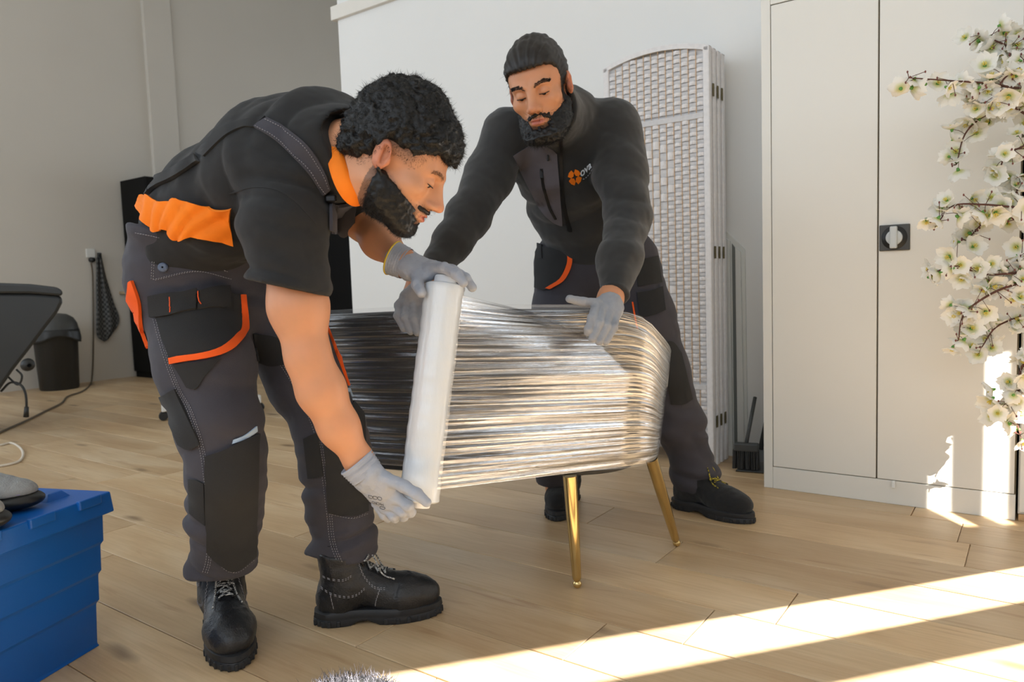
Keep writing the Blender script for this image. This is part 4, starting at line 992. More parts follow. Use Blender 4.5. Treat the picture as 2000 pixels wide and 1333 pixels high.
# ------------------------------------------------------------------ wrapped armchair, stretch film and roll
AC = V(-0.11, 2.22, 0); az_ = math.radians(163); E1 = V(math.cos(az_), math.sin(az_), 0); AX = -E1; AY = V(math.cos(az_ - math.pi / 2), math.sin(az_ - math.pi / 2), 0)
CH = lambda x, y, z: AC + AX * x + AY * y + V(0, 0, z)
M_velvet = mat('black_velvet', (26, 26, 28), 0.8, var=0.15, vscale=30, sheen=0.4, bump=0.2, bscale=300)
chair = empty('armchair', AC, az_ - math.pi, 'black upholstered armchair on gold legs, wrapped in clear stretch film', 'armchair')
def se(t, a, bf, bb, p=2.6):
    """rounded outline: half width a, depth bf in front and bb at the back"""
    c, s = math.cos(t), math.sin(t); b = bb if s > 0 else bf
    return a * math.copysign(abs(c) ** (2 / p), c), b * math.copysign(abs(s) ** (2 / p), s)
xR = 0.0
def hull(t, k):
    """outline of the chair at height fraction k (0 bottom .. 1 top)"""
    return se(t, 0.525 + 0.055 * k, 0.215 + 0.075 * k, 0.215 - 0.01 * k)
def rimz(t):
    """top of back and arms around the chair (t = 0 right end, -pi/2 back (towards the camera), pi left end)"""
    t = (t + math.pi) % (2 * math.pi) - math.pi
    q = abs(t) if abs(t) < math.pi / 2 else math.pi - abs(t)
    if t <= 0: return np.interp(q, [0.0, 0.25, 0.55, 0.85, 1.57], [0.615, 0.655, 0.715, 0.755, 0.765])
    return np.interp(q, [0.0, 0.35, 1.57], [0.615, 0.585, 0.585])
NT = 96
T_ = np.linspace(0, 2 * math.pi, NT + 1)[:-1]
# seat base
G = [[CH(*[q * s for q in hull(t, k)], z) for s, k, z in ((0.0, 0, 0.312), (0.93, 0, 0.312), (0.985, 0, 0.322), (1.0, 0.05, 0.345), (1.0, 0.25, 0.42), (0.95, 0.25, 0.44), (0.80, 0.25, 0.452), (0.0, 0.25, 0.458))] for t in T_]
MB().grid(np.array(G), closed_u=True).build('seat', M_velvet, chair, smooth=True)
G = [[CH(*[q * s for q in hull(t, 0)], z) for s, z in ((0.0, 0.296), (0.88, 0.296), (0.90, 0.300), (0.90, 0.312), (0.0, 0.312))] for t in T_]
MB().grid(np.array(G), closed_u=True).build('base_plate', M_black, chair, smooth=True, auto=0.6)
# back and arms: a padded wall around three sides
tt = np.linspace(-0.62, math.pi + 0.62, 90) + math.pi; G = []
for t in tt:
    zr = rimz(t); row = []
    for s, k, z in ((0.86, 0.25, 0.44), (0.855, 0.6, zr - 0.10), (0.87, 0.95, zr - 0.025), (0.90, 1.0, zr - 0.004), (0.935, 1.0, zr), (0.97, 1.0, zr - 0.006), (0.995, 0.97, zr - 0.03), (1.0, 0.8, zr - 0.09), (1.0, 0.4, 0.50), (1.0, 0.1, 0.36), (0.985, 0, 0.322)):
        x, y = hull(t, k); row.append(CH(x * s, y * s, z))
    G.append(row)
mb = MB(); mb.grid(np.array(G)); n_ = len(G[0]); mb.f += [tuple(range(n_))[::-1], tuple(len(mb.v) - n_ + i for i in range(n_))]; mb.m += [0, 0]
mb.build('backrest', M_velvet, chair, smooth=True, auto=1.0)
MB().box(CH(0, 0.02, 0.475), (0.86, 0.30, 0.07), M=np.stack([AX, AY, V(0, 0, 1)], 1), bev=0.03).build('seat_cushion', M_velvet, chair, smooth=True)
def leg(top, foot):
    d = nrm(foot - top); L = np.linalg.norm(foot - top); b = 0.0105
    pr = [(0.0, 0.0), (0.0185, 0.0), (0.0175, L * 0.3), (0.0125, L - 0.035), (0.0115, L - 0.026), (0.009, L - 0.023)]
    pr += [(b * 1.15 * math.sin(q), L - 0.0115 - b * 1.1 * math.cos(q)) for q in np.linspace(0.75, 3.13, 9)]
    MB().lathe(pr, 22, top, d).build('leg', M_brass, chair, smooth=True, auto=0.9)
t1, t2_ = fl(1113, 930, 0.312), fl(1272, 895, 0.312)
leg(t1, fl(1128, 1149)); leg(t2_, fl(1323, 1066))
leg(fl(724, 880, 0.300) + V(0, 0, 0), fl(706, 1010)); leg(CH(-0.42, -0.10, 0.312), CH(-0.50, -0.14, 0.0))

# --- film material: clear, stretched in streaks along u
def film_mat(name, base, amp, scale, haze, rough=0.07, bump=0.6, lo_=0.46):
    m = bpy.data.materials.new(name); m.use_nodes = True; nt = m.node_tree; N = nt.nodes; L = nt.links; out = N['Material Output']; N.remove(N['Principled BSDF'])
    uv = N.new('ShaderNodeUVMap'); mp = N.new('ShaderNodeMapping'); mp.inputs['Scale'].default_value = scale; L.new(uv.outputs[0], mp.inputs['Vector'])
    n1 = N.new('ShaderNodeTexNoise'); n1.inputs['Scale'].default_value = 1.0; n1.inputs['Detail'].default_value = 5; n1.inputs['Roughness'].default_value = 0.6; n1.inputs['Distortion'].default_value = 0.4; L.new(mp.outputs[0], n1.inputs['Vector'])
    cr = N.new('ShaderNodeMapRange'); cr.inputs['From Min'].default_value = lo_; cr.inputs['From Max'].default_value = 0.66; cr.inputs['To Min'].default_value = base; cr.inputs['To Max'].default_value = base + amp; L.new(n1.outputs['Fac'], cr.inputs['Value'])
    lw = N.new('ShaderNodeLayerWeight'); lw.inputs['Blend'].default_value = 0.35
    ad = N.new('ShaderNodeMath'); ad.operation = 'MULTIPLY_ADD'; ad.inputs[1].default_value = 0.35; L.new(lw.outputs['Fresnel'], ad.inputs[0]); L.new(cr.outputs[0], ad.inputs[2]); ad.use_clamp = True
    bp = N.new('ShaderNodeBump'); bp.inputs['Strength'].default_value = bump; bp.inputs['Distance'].default_value = 0.004; L.new(n1.outputs['Fac'], bp.inputs['Height'])
    tr = N.new('ShaderNodeBsdfTransparent'); tr.inputs['Color'].default_value = (0.93, 0.93, 0.93, 1)
    gl = N.new('ShaderNodeBsdfGlossy'); gl.inputs['Roughness'].default_value = rough; gl.inputs['Color'].default_value = (0.86, 0.87, 0.90, 1); L.new(bp.outputs[0], gl.inputs['Normal'])
    df = N.new('ShaderNodeBsdfDiffuse'); df.inputs['Color'].default_value = (0.85, 0.86, 0.88, 1)
    m1 = N.new('ShaderNodeMixShader'); m1.inputs[0].default_value = haze; L.new(tr.outputs[0], m1.inputs[1]); L.new(df.outputs[0], m1.inputs[2])
    m2 = N.new('ShaderNodeMixShader'); L.new(ad.outputs[0], m2.inputs[0]); L.new(m1.outputs[0], m2.inputs[1]); L.new(gl.outputs[0], m2.inputs[2]); L.new(m2.outputs[0], out.inputs['Surface'])
    return m
M_film = film_mat('stretched_film', 0.04, 0.62, (1.1, 60, 1), 0.01)
M_filmw = film_mat('film_wrap', 0.02, 0.42, (4, 64, 1), 0.03, 0.09)
def sheet(name, P, m, parent):
    """film surface with its UV grid"""
    P = np.asarray(P); nu, nv = P.shape[:2]; idx = np.arange(nu * nv).reshape(nu, nv)
    q = np.stack([idx[:-1, :-1], idx[1:, :-1], idx[1:, 1:], idx[:-1, 1:]], -1).reshape(-1, 4)
    o = mesh_np(name, P.reshape(-1, 3), q, m, parent); uvl = o.data.uv_layers.new(name='UVMap')
    U, Vv = np.meshgrid(np.linspace(0, 1, nu), np.linspace(0, 1, nv), indexing='ij'); uvv = np.stack([U.ravel(), Vv.ravel()], 1)
    li = np.zeros(len(o.data.loops), np.int32); o.data.loops.foreach_get('vertex_index', li); uvl.data.foreach_set('uv', uvv[li].astype(f32).ravel()); return o
film = empty('stretch_film', AC, 0, 'clear stretch film pulled from the roll and wrapped around the armchair', 'film')
rs = np.random.default_rng(4)
def ridges(nv, n, sh=0.006):
    """random pleat profile across the film"""
    v = np.linspace(0, 1, nv); h = np.zeros(nv)
    for _ in range(n): c, w = rs.random(), sh * rs.uniform(0.4, 1.6); h += rs.uniform(-1, 1) * np.exp(-((v - c) / w) ** 2)
    return h
NU, NV = 120, 130; W_ = np.zeros((NU + 1, NV, 3)); r1, r2, r3 = ridges(NV, 90, 0.010), ridges(NV, 90, 0.010), ridges(NV, 60, 0.02)
for i in range(NU + 1):
    t = 2 * math.pi * i / NU; zr = rimz(t); sl = 0.05 * math.sin(t * 1.0)
    hh = r1 * math.sin(t) ** 2 + r2 * math.cos(t) ** 2 + 0.6 * r3 * math.sin(2 * t + 0.7)
    for j in range(NV):
        v = j / (NV - 1); z = 0.318 + v * (zr + 0.012 - 0.318); k = np.clip((z - 0.32) / 0.42, 0, 1); x, y = hull(t, k)
        ins = 1.018 - 0.05 * np.clip((v - 0.93) / 0.07, 0, 1) ** 2
        nx = nrm(AX * x * 0.4 + AY * y * 1.8); W_[i, j] = CH(x * ins, y * ins, z) + nx * 0.0028 * hh[j]
sheet('film_wrap', W_, M_filmw, film)
NU2, NV2 = 48, 190
Ra, Rb = at(904, 577, 1.625), at(853, 958, 1.535)
HP = lambda t, z, k=1.03: CH(*[k * q for q in hull(t, np.clip((z - 0.32) / 0.42, 0, 1))], z)
TT = 0.62                                   # the film leaves the chair at its rounded corner
zz = np.interp(np.linspace(0, 1, NV2), [0, 0.10, 0.22, 0.40, 0.6, 0.8, 1.0], [0.752, 0.725, 0.680, 0.600, 0.50, 0.41, 0.325])
tt_ = np.interp(np.linspace(0, 1, NV2), [0, 0.10, 0.25, 0.45, 1.0], [-1.22, -1.12, -0.86, -TT, -TT])
S_ = np.zeros((NU2, NV2, 3)); q1, q2, q3 = ridges(NV2, 170, 0.006), ridges(NV2, 120, 0.008), ridges(NV2, 14, 0.05)
for i in range(NU2):
    u = i / (NU2 - 1)
    for j in range(NV2):
        v = j / (NV2 - 1); a = Ra + (Rb - Ra) * v; e = HP(tt_[j], zz[j])
        if u < 0.75: k = u / 0.75; p = a + (e - a) * k
        else:
            k = 1.0; w = (u - 0.75) / 0.25; ta = tt_[j] + w * (0.10 - tt_[j]); zr_ = rimz(ta) + 0.012; lo_z = 0.325; zq = lo_z + (zz[j] - lo_z) * min(1.0, (zr_ - lo_z) / (0.755 - lo_z)) if w > 0 else zz[j]; zq = zz[j] + (zq - zz[j]) * min(1, w * 1.6); p = HP(ta, zq, 1.03)
        am = 0.0036 * math.sin(math.pi * min(1, k * 0.9 + 0.03)) ** 0.6 + 0.0012
        S_[i, j] = p + V(-0.25, -0.95, 0.1) * am * (q1[j] * (0.6 + 0.4 * math.sin(3 * u + 9 * v)) + q2[j] * u + 0.9 * q3[j] * math.sin(math.pi * k))
sheet('pulled_sheet', S_, M_film, film)
# --- the roll
RT0, RB0 = at(869, 556, 1.655), at(818, 980, 1.565); rax = nrm(RB0 - RT0); rl_ = np.linalg.norm(RB0 - RT0)
M_roll = mat('rolled_film', (220, 225, 230), 0.25, var=0.03, vscale=24, bump=0.35, bscale=70, stretch=(1, 1, 0.25), coat=0.4)
M_core = mat('white_core', (238, 238, 240), 0.45)
roll = empty('film_roll', RB0, 0, 'white roll of stretch film held upright by the bending man', 'film roll')
rp = [(0.024, 0.0), (0.040, 0.0005), (0.0435, 0.003)] + [(0.0440 + 0.0007 * math.sin(i * 1.9) + 0.0005 * math.sin(i * 0.53), 0.004 + (rl_ - 0.008) * i / 40) for i in range(41)] + [(0.0432, rl_ - 0.003), (0.040, rl_ - 0.0005), (0.024, rl_)]
MB().lathe(rp, 56, RT0, rax).build('rolled_film', M_roll, roll, smooth=True, auto=0.9)
MB().lathe([(0.019, -0.018), (0.0245, -0.018), (0.0255, -0.016), (0.0255, rl_ + 0.010), (0.0245, rl_ + 0.012), (0.019, rl_ + 0.012), (0.019, -0.018)], 40, RT0, rax).build('core', M_core, roll, smooth=True, auto=0.7)
# ------------------------------------------------------------------ the bending man holding the film roll
M_skin1 = skin_mat('skin_tan', (206, 150, 114), (70, 54, 46))
M_hair1 = mat('hair_black', (17, 16, 16), 0.5, var=0.25, vscale=60, spec=0.4)
M_tee = mat('black_jersey', (30, 30, 31), 0.9, var=0.10, vscale=14, bump=0.25, bscale=900, sheen=0.08)
M_orange = mat('orange_jersey', (250, 128, 6), 0.8, var=0.06, vscale=16, bump=0.2, bscale=800)
M_orange2 = mat('orange_trim', (244, 92, 14), 0.8, var=0.06, vscale=20, bump=0.2, bscale=700)
M_char = mat('charcoal_twill', (60, 58, 65), 0.88, var=0.09, vscale=9, bump=0.25, bscale=700, sheen=0.06)
M_blk = mat('black_twill', (33, 33, 34), 0.88, var=0.10, vscale=10, bump=0.25, bscale=700, sheen=0.06)
M_stitch = mat('grey_thread', (150, 148, 152), 0.8)
M_stitcho = mat('orange_thread', (236, 92, 40), 0.8)
M_reflect = mat('reflective_tape', (176, 198, 222), 0.35)
M_glove = mat('grey_nitrile', (164, 169, 180), 0.62, var=0.05, vscale=30, bump=0.25, bscale=600)
M_knit = mat('grey_knit', (172, 178, 192), 0.85, var=0.06, vscale=40, bump=0.5, bscale=900)
M_yel = mat('yellow_hem', (222, 190, 60), 0.7)
M_leath = mat('black_leather', (30, 30, 32), 0.42, var=0.12, vscale=30, bump=0.35, bscale=260)
M_sole = mat('black_rubber', (32, 32, 34), 0.6, bump=0.1, bscale=120)
M_lining = mat('boot_lining', (26, 26, 28), 0.9)
M_lace1 = mat('flecked_lace', (28, 28, 30), 0.85, rgb2=(190, 190, 188), vscale=260, detail=0)
M_hook = mat('black_metal', (38, 38, 40), 0.35, metal=0.6)
M_sock = mat('black_sock', (26, 26, 27), 0.95, bump=0.3, bscale=500)
M_eye = mat('eye_white', (214, 206, 198), 0.2); M_iris = mat('eye_dark', (34, 22, 16), 0.15)
M_denim = mat('blue_button', (86, 98, 120), 0.6, var=0.2, vscale=200)

man1 = empty('person', fl(600, 1240), 0, 'bending man in black and orange t-shirt and charcoal work overalls, holding a film roll', 'person')

# --- joints
hipR, hipL = at(372, 590, 1.70), at(528, 600, 1.88)
kneeR, kneeL = at(440, 905, 1.60), at(650, 870, 1.80)
ankR, ankL = at(433, 1140, 1.71), at(674, 1115, 1.80)
shR, shL = at(558, 378, 1.51), at(655, 325, 1.84)
elR, wrR = at(602, 700, 1.49), at(703, 903, 1.53)
elL, wrL = at(712, 432, 1.84), at(787, 512, 1.70)
neck1 = at(690, 300, 1.56)
lat1 = nrm(shR - shL)
lath = nrm(hipR - hipL)
# --- head frame: facing right in the picture, bowed, turned a little to the camera
pt, yw = math.radians(33), math.radians(-2)
tow = -FW
fwd0 = RT * math.cos(yw) + tow * math.sin(yw)
hf = nrm(fwd0 * math.cos(pt) - UP * math.sin(pt)); hu = nrm(fwd0 * math.sin(pt) + UP * math.cos(pt) + tow * 0.10)
H1 = Frame((0, 0, 0), hf, hu, 1.02)
earpt = at(747, 303, 1.42)             # near (right) ear
H1.jf = 1.13
H1.o = earpt - (H1.w(0.080, -0.010, 0.004) - H1.o)
spec1 = {'nose': 0.0}
def F_head1(P):
    d = head_sdf(H1.l(P), spec1) * H1.s
    n = rcone(P, H1.w(0, -0.022, -0.045), neck1, 0.058, 0.066)
    n = smin(n, rcone(P, H1.w(0, 0.012, -0.070), neck1 + hf * 0.03, 0.036, 0.05), 0.03)
    return smin(d, n, 0.03)
armR = [(at(560, 390, 1.55), 0.040), (at(566, 470, 1.51), 0.054), (at(583, 600, 1.495), 0.056), (elR, 0.041), (at(627, 762, 1.50), 0.0455), (at(662, 835, 1.515), 0.038), (wrR, 0.0265), (at(722, 930, 1.53), 0.022)]
armL = [(shL, 0.058), (at(700, 405, 1.85), 0.052), (elL, 0.046), (at(742, 470, 1.77), 0.041), (wrL, 0.027), (at(805, 525, 1.69), 0.028)]
tors = [(at(375, 530, 1.78), (0.125, 0.085)), (at(430, 425, 1.74), (0.128, 0.090)), (at(556, 335, 1.70), (0.140, 0.098)), (at(630, 305, 1.66), (0.125, 0.075)), (at(680, 292, 1.58), (0.07, 0.06))]
bR_s = (fl(432, 1205) + fl(462, 1312)) / 2 - nrm(fl(462, 1312) - fl(432, 1205)) * 0.092; bL_s = (fl(640, 1214) + fl(842, 1196)) / 2 - nrm(fl(842, 1196) - fl(640, 1214)) * 0.092
legR1 = [(at(395, 590, 1.76), 0.070), (at(405, 740, 1.65), 0.080), (kneeR, 0.058), (at(440, 1010, 1.64), 0.044), (bR_s + V(0, 0, 0.20), 0.030), (bR_s + V(0, 0, 0.08), 0.028)]
legL1 = [(hipL, 0.072), (at(600, 740, 1.85), 0.074), (kneeL, 0.056), (at(665, 970, 1.81), 0.046), (bL_s + V(0, 0, 0.20), 0.030), (bL_s + V(0, 0, 0.08), 0.028)]
def F_body1(P):
    d = esweep(P, tors, lat1, 0.06)
    d = smin(d, smin(chain(P, armR, 0.03), chain(P, armL, 0.03), 0.01), 0.03)
    d = smin(d, smin(chain(P, legR1, 0.03), chain(P, legL1, 0.03), 0.01), 0.04)
    return smin(d, rcone(P, neck1, at(700, 285, 1.53), 0.060, 0.056), 0.03)
allp = [p for q in (armR, armL, legR1, legL1) for p, _ in q] + [p for p, _ in tors]
v, q = surf(F_body1, *bounds(allp, 0.20), 0.008)
vh, qh = surf(F_head1, *bounds([H1.o, neck1], 0.19), 0.0026)
def relax(F, v, q, n, h):
    for _ in range(n):
        s = np.zeros_like(v); c = np.zeros(len(v))
        for i in range(4):
            for j in ((i + 1) % 4, (i + 3) % 4): np.add.at(s, q[:, i], v[q[:, j]]); np.add.at(c, q[:, i], 1)
        v = 0.5 * v + 0.5 * s / np.maximum(c, 1)[:, None]; v = v - grad(F, v) * np.clip(F(v.astype(f32)), -h, h)[:, None]
    return v
def body_mesh(name, Fb, Fh, H, v, q, vh, qh, m, parent, stub):
    v = relax(Fb, v, q, 2, 0.008); vh = relax(Fh, vh, qh, 1, 0.003)
    vv = np.concatenate([v, vh]); qq = np.concatenate([q, qh + len(v)]); L = H.l(vv.astype(f32)); nb = len(v)
    x = np.abs(L[:, 0])
    lip = np.clip(1.6 - ((x / 0.022) ** 2 + ((L[:, 2] + 0.0605) / 0.0105) ** 2) * 1.4, 0, 1) * (L[:, 1] > 0.088)
    st = stub(x, L)
    ear = np.clip((x - 0.072) / 0.01, 0, 1) * (np.abs(L[:, 1]) < 0.04) * (np.abs(L[:, 2]) < 0.04)
    nose = np.clip(1 - np.linalg.norm(L - np.array([0, 0.118, -0.022]), axis=1) / 0.022, 0, 1)
    fl_ = np.clip(ear * 0.55 + nose * 0.5, 0, 1)
    for a in (lip, st, fl_): a[:nb] = 0
    return mesh_np(name, vv, qq, m, parent, attr={'lip': lip * 0.8, 'stubble': st, 'flush': fl_})
def stub1(x, L):
    y, z = L[:, 1], L[:, 2]
    fade = np.clip((z - 0.006) / 0.03, 0, 1) * np.clip((0.050 - y) / 0.02, 0, 1) * np.clip((x - 0.045) / 0.01, 0, 1) * 0.6
    jaw = np.clip((-0.008 - 0.40 * np.clip(y, 0, 1) - z) / 0.022, 0, 1) * (y > -0.02) * (z > -0.135)
    lips = ((x / 0.026) ** 2 + ((z + 0.0605) / 0.013) ** 2) < 1
    return np.clip(fade + jaw * 0.72 * ~lips, 0, 0.85)
body_mesh('body', F_body1, F_head1, H1, v, q, vh, qh, M_skin1, man1, stub1)

# --- eyes
for s in (-1, 1):
    c = H1.w(s * 0.031, 0.0775, 0.0105)
    e = MB().lathe([(0.0118 * math.sin(t) * H1.s, 0.0118 * math.cos(t) * H1.s) for t in np.linspace(0.01, 3.13, 12)], 16, c, H1.y).build('eye', M_eye, man1, smooth=True)
    g = H1.w(0, 0.6, -0.45) - H1.o
    MB().lathe([(0.0001, 0.0126 * H1.s), (0.0035, 0.0124 * H1.s), (0.0058, 0.0110 * H1.s)], 14, c, g).build('iris', M_iris, e, smooth=True)
def lashes(H, parent, z0=0.0050):
    for s in (-1, 1):
        pts = [H.w(s * (0.031 + 0.0145 * math.cos(t)), 0.0785 + 0.0150 * math.sin(t) ** 0.7 * 0.98, z0 - 0.0012 * math.sin(t) + 0.0015) for t in np.linspace(0.15, 2.99, 12)]
        MB().tube(pts, [0.0005] + [0.0011] * 10 + [0.0004], 5).build('eyelashes', M_hair1, parent, smooth=True)
lashes(H1, man1)
# --- hair, brows and beard
def hairmask1(L):
    x, y, z = np.abs(L[:, 0]), L[:, 1], L[:, 2]
    line = np.interp(y, [-0.12, -0.07, -0.035, -0.015, 0.02, 0.045, 0.062, 0.075, 0.10, 0.13], [-0.045, -0.040, -0.012, 0.034, 0.040, 0.032, 0.052, 0.062, 0.060, 0.055])
    return line - z
def F_hair1(P):
    L = H1.l(P); x = np.abs(L[:, 0]); S = np.stack([x, L[:, 1], L[:, 2]], 1)
    d = ellip(S, (0, -0.022, 0.058), (0.088, 0.108, 0.116)); d = smin(d, ellip(S, (0, 0.050, 0.078), (0.062, 0.050, 0.048)), 0.04)
    d = smin(d, ellip(S, (0, -0.085, 0.0), (0.060, 0.030, 0.045)), 0.03)
    d = smax(d, hairmask1(L), 0.016)
    return d * H1.s + 0.005 * vnoise(P, 80) + 0.0035 * vnoise(P, 170)
hb = bounds([H1.o], 0.20)
hair = sdf_obj('hair', F_hair1, *hb, 0.004, M_hair1, man1)
p, n = sample_surface([arrays(hair)], 24000, lambda c: hairmask1(H1.l(c)) < 0.004)
o = strands('hair_strands', p, n, M_hair1, hair, 0.0078, 0.00048, curl=1.4, lift=0.40, seed=2, comb=-hu * 0.15 + hf * 0.25); o['kind'] = 'stuff'
# fade above the ear: finer, shorter hairs rooted on the skin
HD1 = [(vh, qh)]
p, n = sample_surface(HD1, 1700, lambda c: ((hairmask1(H1.l(c)) < 0.020) & (hairmask1(H1.l(c)) > -0.004) & (np.abs(H1.l(c)[:, 0]) > 0.05) & (H1.l(c)[:, 1] < 0.062) & (H1.l(c)[:, 1] > -0.10)).astype(float))
o = strands('hair_fade', p, n, M_hair1, hair, 0.006, 0.0004, curl=0.5, lift=0.4, seed=4, comb=-hu * 0.6); o['kind'] = 'stuff'
def beardmask1(L):
    """negative inside the beard"""
    x, y, z = np.abs(L[:, 0]), L[:, 1], L[:, 2]
    top = z - (-0.018 - 0.40 * np.clip(y - 0.005, 0, 1)); d = np.maximum(np.maximum(top, -0.008 - y), -0.130 - z)
    lips = (np.sqrt((x / 0.026) ** 2 + ((z + 0.0605) / 0.0135) ** 2) - 1) * 0.014
    d = np.maximum(d, -lips); d = np.maximum(d, np.minimum(0.015 - x, z + 0.078))
    mo = np.maximum(np.abs(z + 0.0450) - 0.0075, x - 0.032); mo = np.maximum(mo, 0.085 - y)
    return np.minimum(d, mo)
def F_beard1(P):
    L = H1.l(P)
    bm_ = beardmask1(L); return smax(F_head1(P) - 0.0026 - 0.0065 * np.clip(-bm_ / 0.030, 0, 1), bm_, 0.010) + 0.0012 * vnoise(P, 150) + 0.0008 * vnoise(P, 300)
bp_ = sdf_obj('beard', F_beard1, *bounds([H1.o], 0.17), 0.003, M_hair1, man1)
p, n = sample_surface([arrays(bp_)] + HD1, 7500, lambda c: (beardmask1(H1.l(c)) < 0.004).astype(float))
o = strands('beard_hairs', p, n, M_hair1, bp_, 0.007, 0.0004, curl=0.7, lift=0.5, seed=9, comb=-hu * 0.7); o['kind'] = 'stuff'
for s in (-1, 1):
    def bk(c, s=s):
        L = H1.l(c); x = L[:, 0] * s; zc = 0.030 + 0.004 * np.sin(np.clip((x - 0.012) / 0.036, 0, 1) * 3.1)
        return ((x > 0.011) & (x < 0.050) & (np.abs(L[:, 2] - zc) < 0.0045) & (L[:, 1] > 0.05)).astype(float)
    p, n = sample_surface(HD1, 420, bk)
    o = strands('eyebrow', p, n, M_hair1, man1, 0.006, 0.0005, curl=0.2, lift=0.25, seed=11 + s, comb=(H1.x * s) * 0.9 + hu * 0.1); o['kind'] = 'stuff'

# --- t-shirt
tee_t = [(at(365, 500, 1.765), (0.150, 0.112)), (at(428, 412, 1.735), (0.168, 0.128)), (at(560, 318, 1.675), (0.192, 0.140)), (at(632, 292, 1.635), (0.172, 0.108)), (at(682, 300, 1.57), (0.098, 0.088))]
slR = [(at(560, 372, 1.545), 0.082), (at(560, 430, 1.51), 0.087), (at(566, 560, 1.49), 0.081), (at(569, 620, 1.485), 0.078)]
slL = [(shL, 0.080), (at(688, 385, 1.85), 0.074), (at(716, 430, 1.85), 0.066)]
hemA, hemB = at(490, 548, 1.49), at(641, 580, 1.49)
hemN = nrm(np.cross(hemB - hemA, FW)); hemN = hemN if hemN[2] < 0 else -hemN
cc = at(690, 312, 1.555); cu_ = at(672, 234, 1.60) - cc; cv_ = at(654, 318, 1.475) - cc
axn = nrm(np.cross(cu_, cv_)); axn = axn if axn @ (H1.o - cc) > 0 else -axn
spine1 = nrm(neck1 - at(352, 520, 1.77))
def F_tee(P):
    d = esweep(P, tee_t, lat1, 0.06)
    s = chain(P, slR, 0.03)
    s = s + folds(P, at(560, 560, 1.5) - at(590, 400, 1.5), 16, 0.013, 1.3)
    s = smax(s, (P - hemA.astype(f32)) @ hemN.astype(f32), 0.004)
    s2 = smax(chain(P, slL, 0.03), (P - at(716, 432, 1.84).astype(f32)) @ nrm(at(716, 432, 1.84) - at(688, 385, 1.85)).astype(f32), 0.004)
    d = d + folds(P, spine1 * 0.8 + lat1 * 0.3, 12, 0.012, 4.0)
    d = smin(d, smin(s, s2, 0.01), 0.022)
    # waist end and neck opening
    d = smax(d, -((P - at(375, 462, 1.76).astype(f32)) @ spine1.astype(f32)) - 0.01, 0.006)
    nk = neck1.astype(f32); ax = axn.astype(f32); nk = at(690, 312, 1.555).astype(f32)
    d = smax(d, -np.maximum(0.000 - (P - nk) @ ax, np.linalg.norm(P - nk, axis=1) - 0.10), 0.006)
    return d + 0.0010 * vnoise(P, 55)
tee = sdf_obj('t_shirt', F_tee, *bounds([p for p, _ in tee_t + slR + slL], 0.22), 0.0055, M_tee, man1); S_tee = Skin(tee)
rings = []
for w_, sc_, up_ in ((0, 1.04, -0.014), (0, 1.07, -0.006), (0, 1.03, 0.012), (0, 0.95, 0.022), (0, 0.91, 0.020), (0, 0.95, 0.0), (0, 0.98, -0.014)):
    rings.append([cc + (cu_ * math.cos(t) + cv_ * math.sin(t)) * sc_ + axn * up_ for t in np.linspace(0, 2 * math.pi, 49)[:-1]])
MB().grid(np.array(rings).transpose(1, 0, 2), closed_u=True).build('collar', M_orange, tee, smooth=True)
drape(S_tee, 'hem_band', [(270, 388), (292, 385), (320, 397), (352, 392), (400, 402), (452, 407)], [(284, 430), (308, 452), (326, 446), (350, 466), (378, 462), (452, 476)], 10, M_orange, tee, off=0.004, thick=0.002, dense=12, wave=0.009, wn=6)
drape(S_tee, 'sleeve_seam', [(447, 378), (495, 364), (548, 372), (590, 404), (622, 440)], [(447, 381), (495, 367), (548, 375), (589, 407), (620, 443)], 2, M_blk, tee, off=0.0005, thick=0.0008)
drape(S_tee, 'sleeve_hem', [(497, 540), (545, 562), (600, 572), (640, 566)], [(496, 543), (545, 565), (600, 575), (640, 569)], 2, M_blk, tee, off=0.0002, thick=0.0007)

# --- overalls: trousers with holster pockets, shoulder straps
legR = [(at(368, 590, 1.735), 0.112), (at(402, 715, 1.67), 0.106), (at(430, 835, 1.61), 0.087), (at(443, 925, 1.59), 0.080), (at(441, 1010, 1.62), 0.076), (at(432, 1090, 1.67), 0.072), (at(431, 1150, 1.70), 0.070), (at(431, 1200, 1.71), 0.068)]
legL = [(at(535, 600, 1.89), 0.118), (at(597, 740, 1.86), 0.096), (at(650, 860, 1.81), 0.083), (at(661, 950, 1.81), 0.078), (at(668, 1035, 1.82), 0.076), (at(670, 1085, 1.81), 0.070), (at(672, 1130, 1.80), 0.064)]
pel = [(at(396, 452, 1.750), (0.170, 0.127)), (at(392, 535, 1.78), (0.165, 0.126)), (at(420, 600, 1.80), (0.160, 0.128))]
def F_tr(P):
    a = chain(P, legR, 0.04); b = chain(P, legL, 0.04)
    up = V(0, 0, 1)
    za = np.clip((0.42 - P[:, 2]) / 0.2, 0, 1)
    a = a + folds(P, up + 0.35 * RT, 15, 1.0, 2.1) * (0.008 + 0.010 * za); b = b + folds(P, up - 0.3 * RT, 15, 1.0, 7.7) * (0.008 + 0.011 * za)
    a = smax(a, 0.182 - P[:, 2] + 0.012 * vnoise(P, 14), 0.006); b = smax(b, 0.165 - P[:, 2] + 0.02 * vnoise(P, 12), 0.006)
    d = smin(a, b, 0.012)
    w = esweep(P, pel, lath, 0.06) + folds(P, up + 0.3 * RT, 17, 0.011, 5.5)
    w = smax(w, (P - at(360, 462, 1.70).astype(f32)) @ nrm(UP + 0.24 * RT).astype(f32), 0.008)
    return smin(d, w, 0.035) + 0.0008 * vnoise(P, 60)
trousers = sdf_obj('overalls', F_tr, *bounds([p for p, _ in legR + legL + pel], 0.20), 0.006, M_char, man1)
TR = trousers; S_tr = Skin(TR)
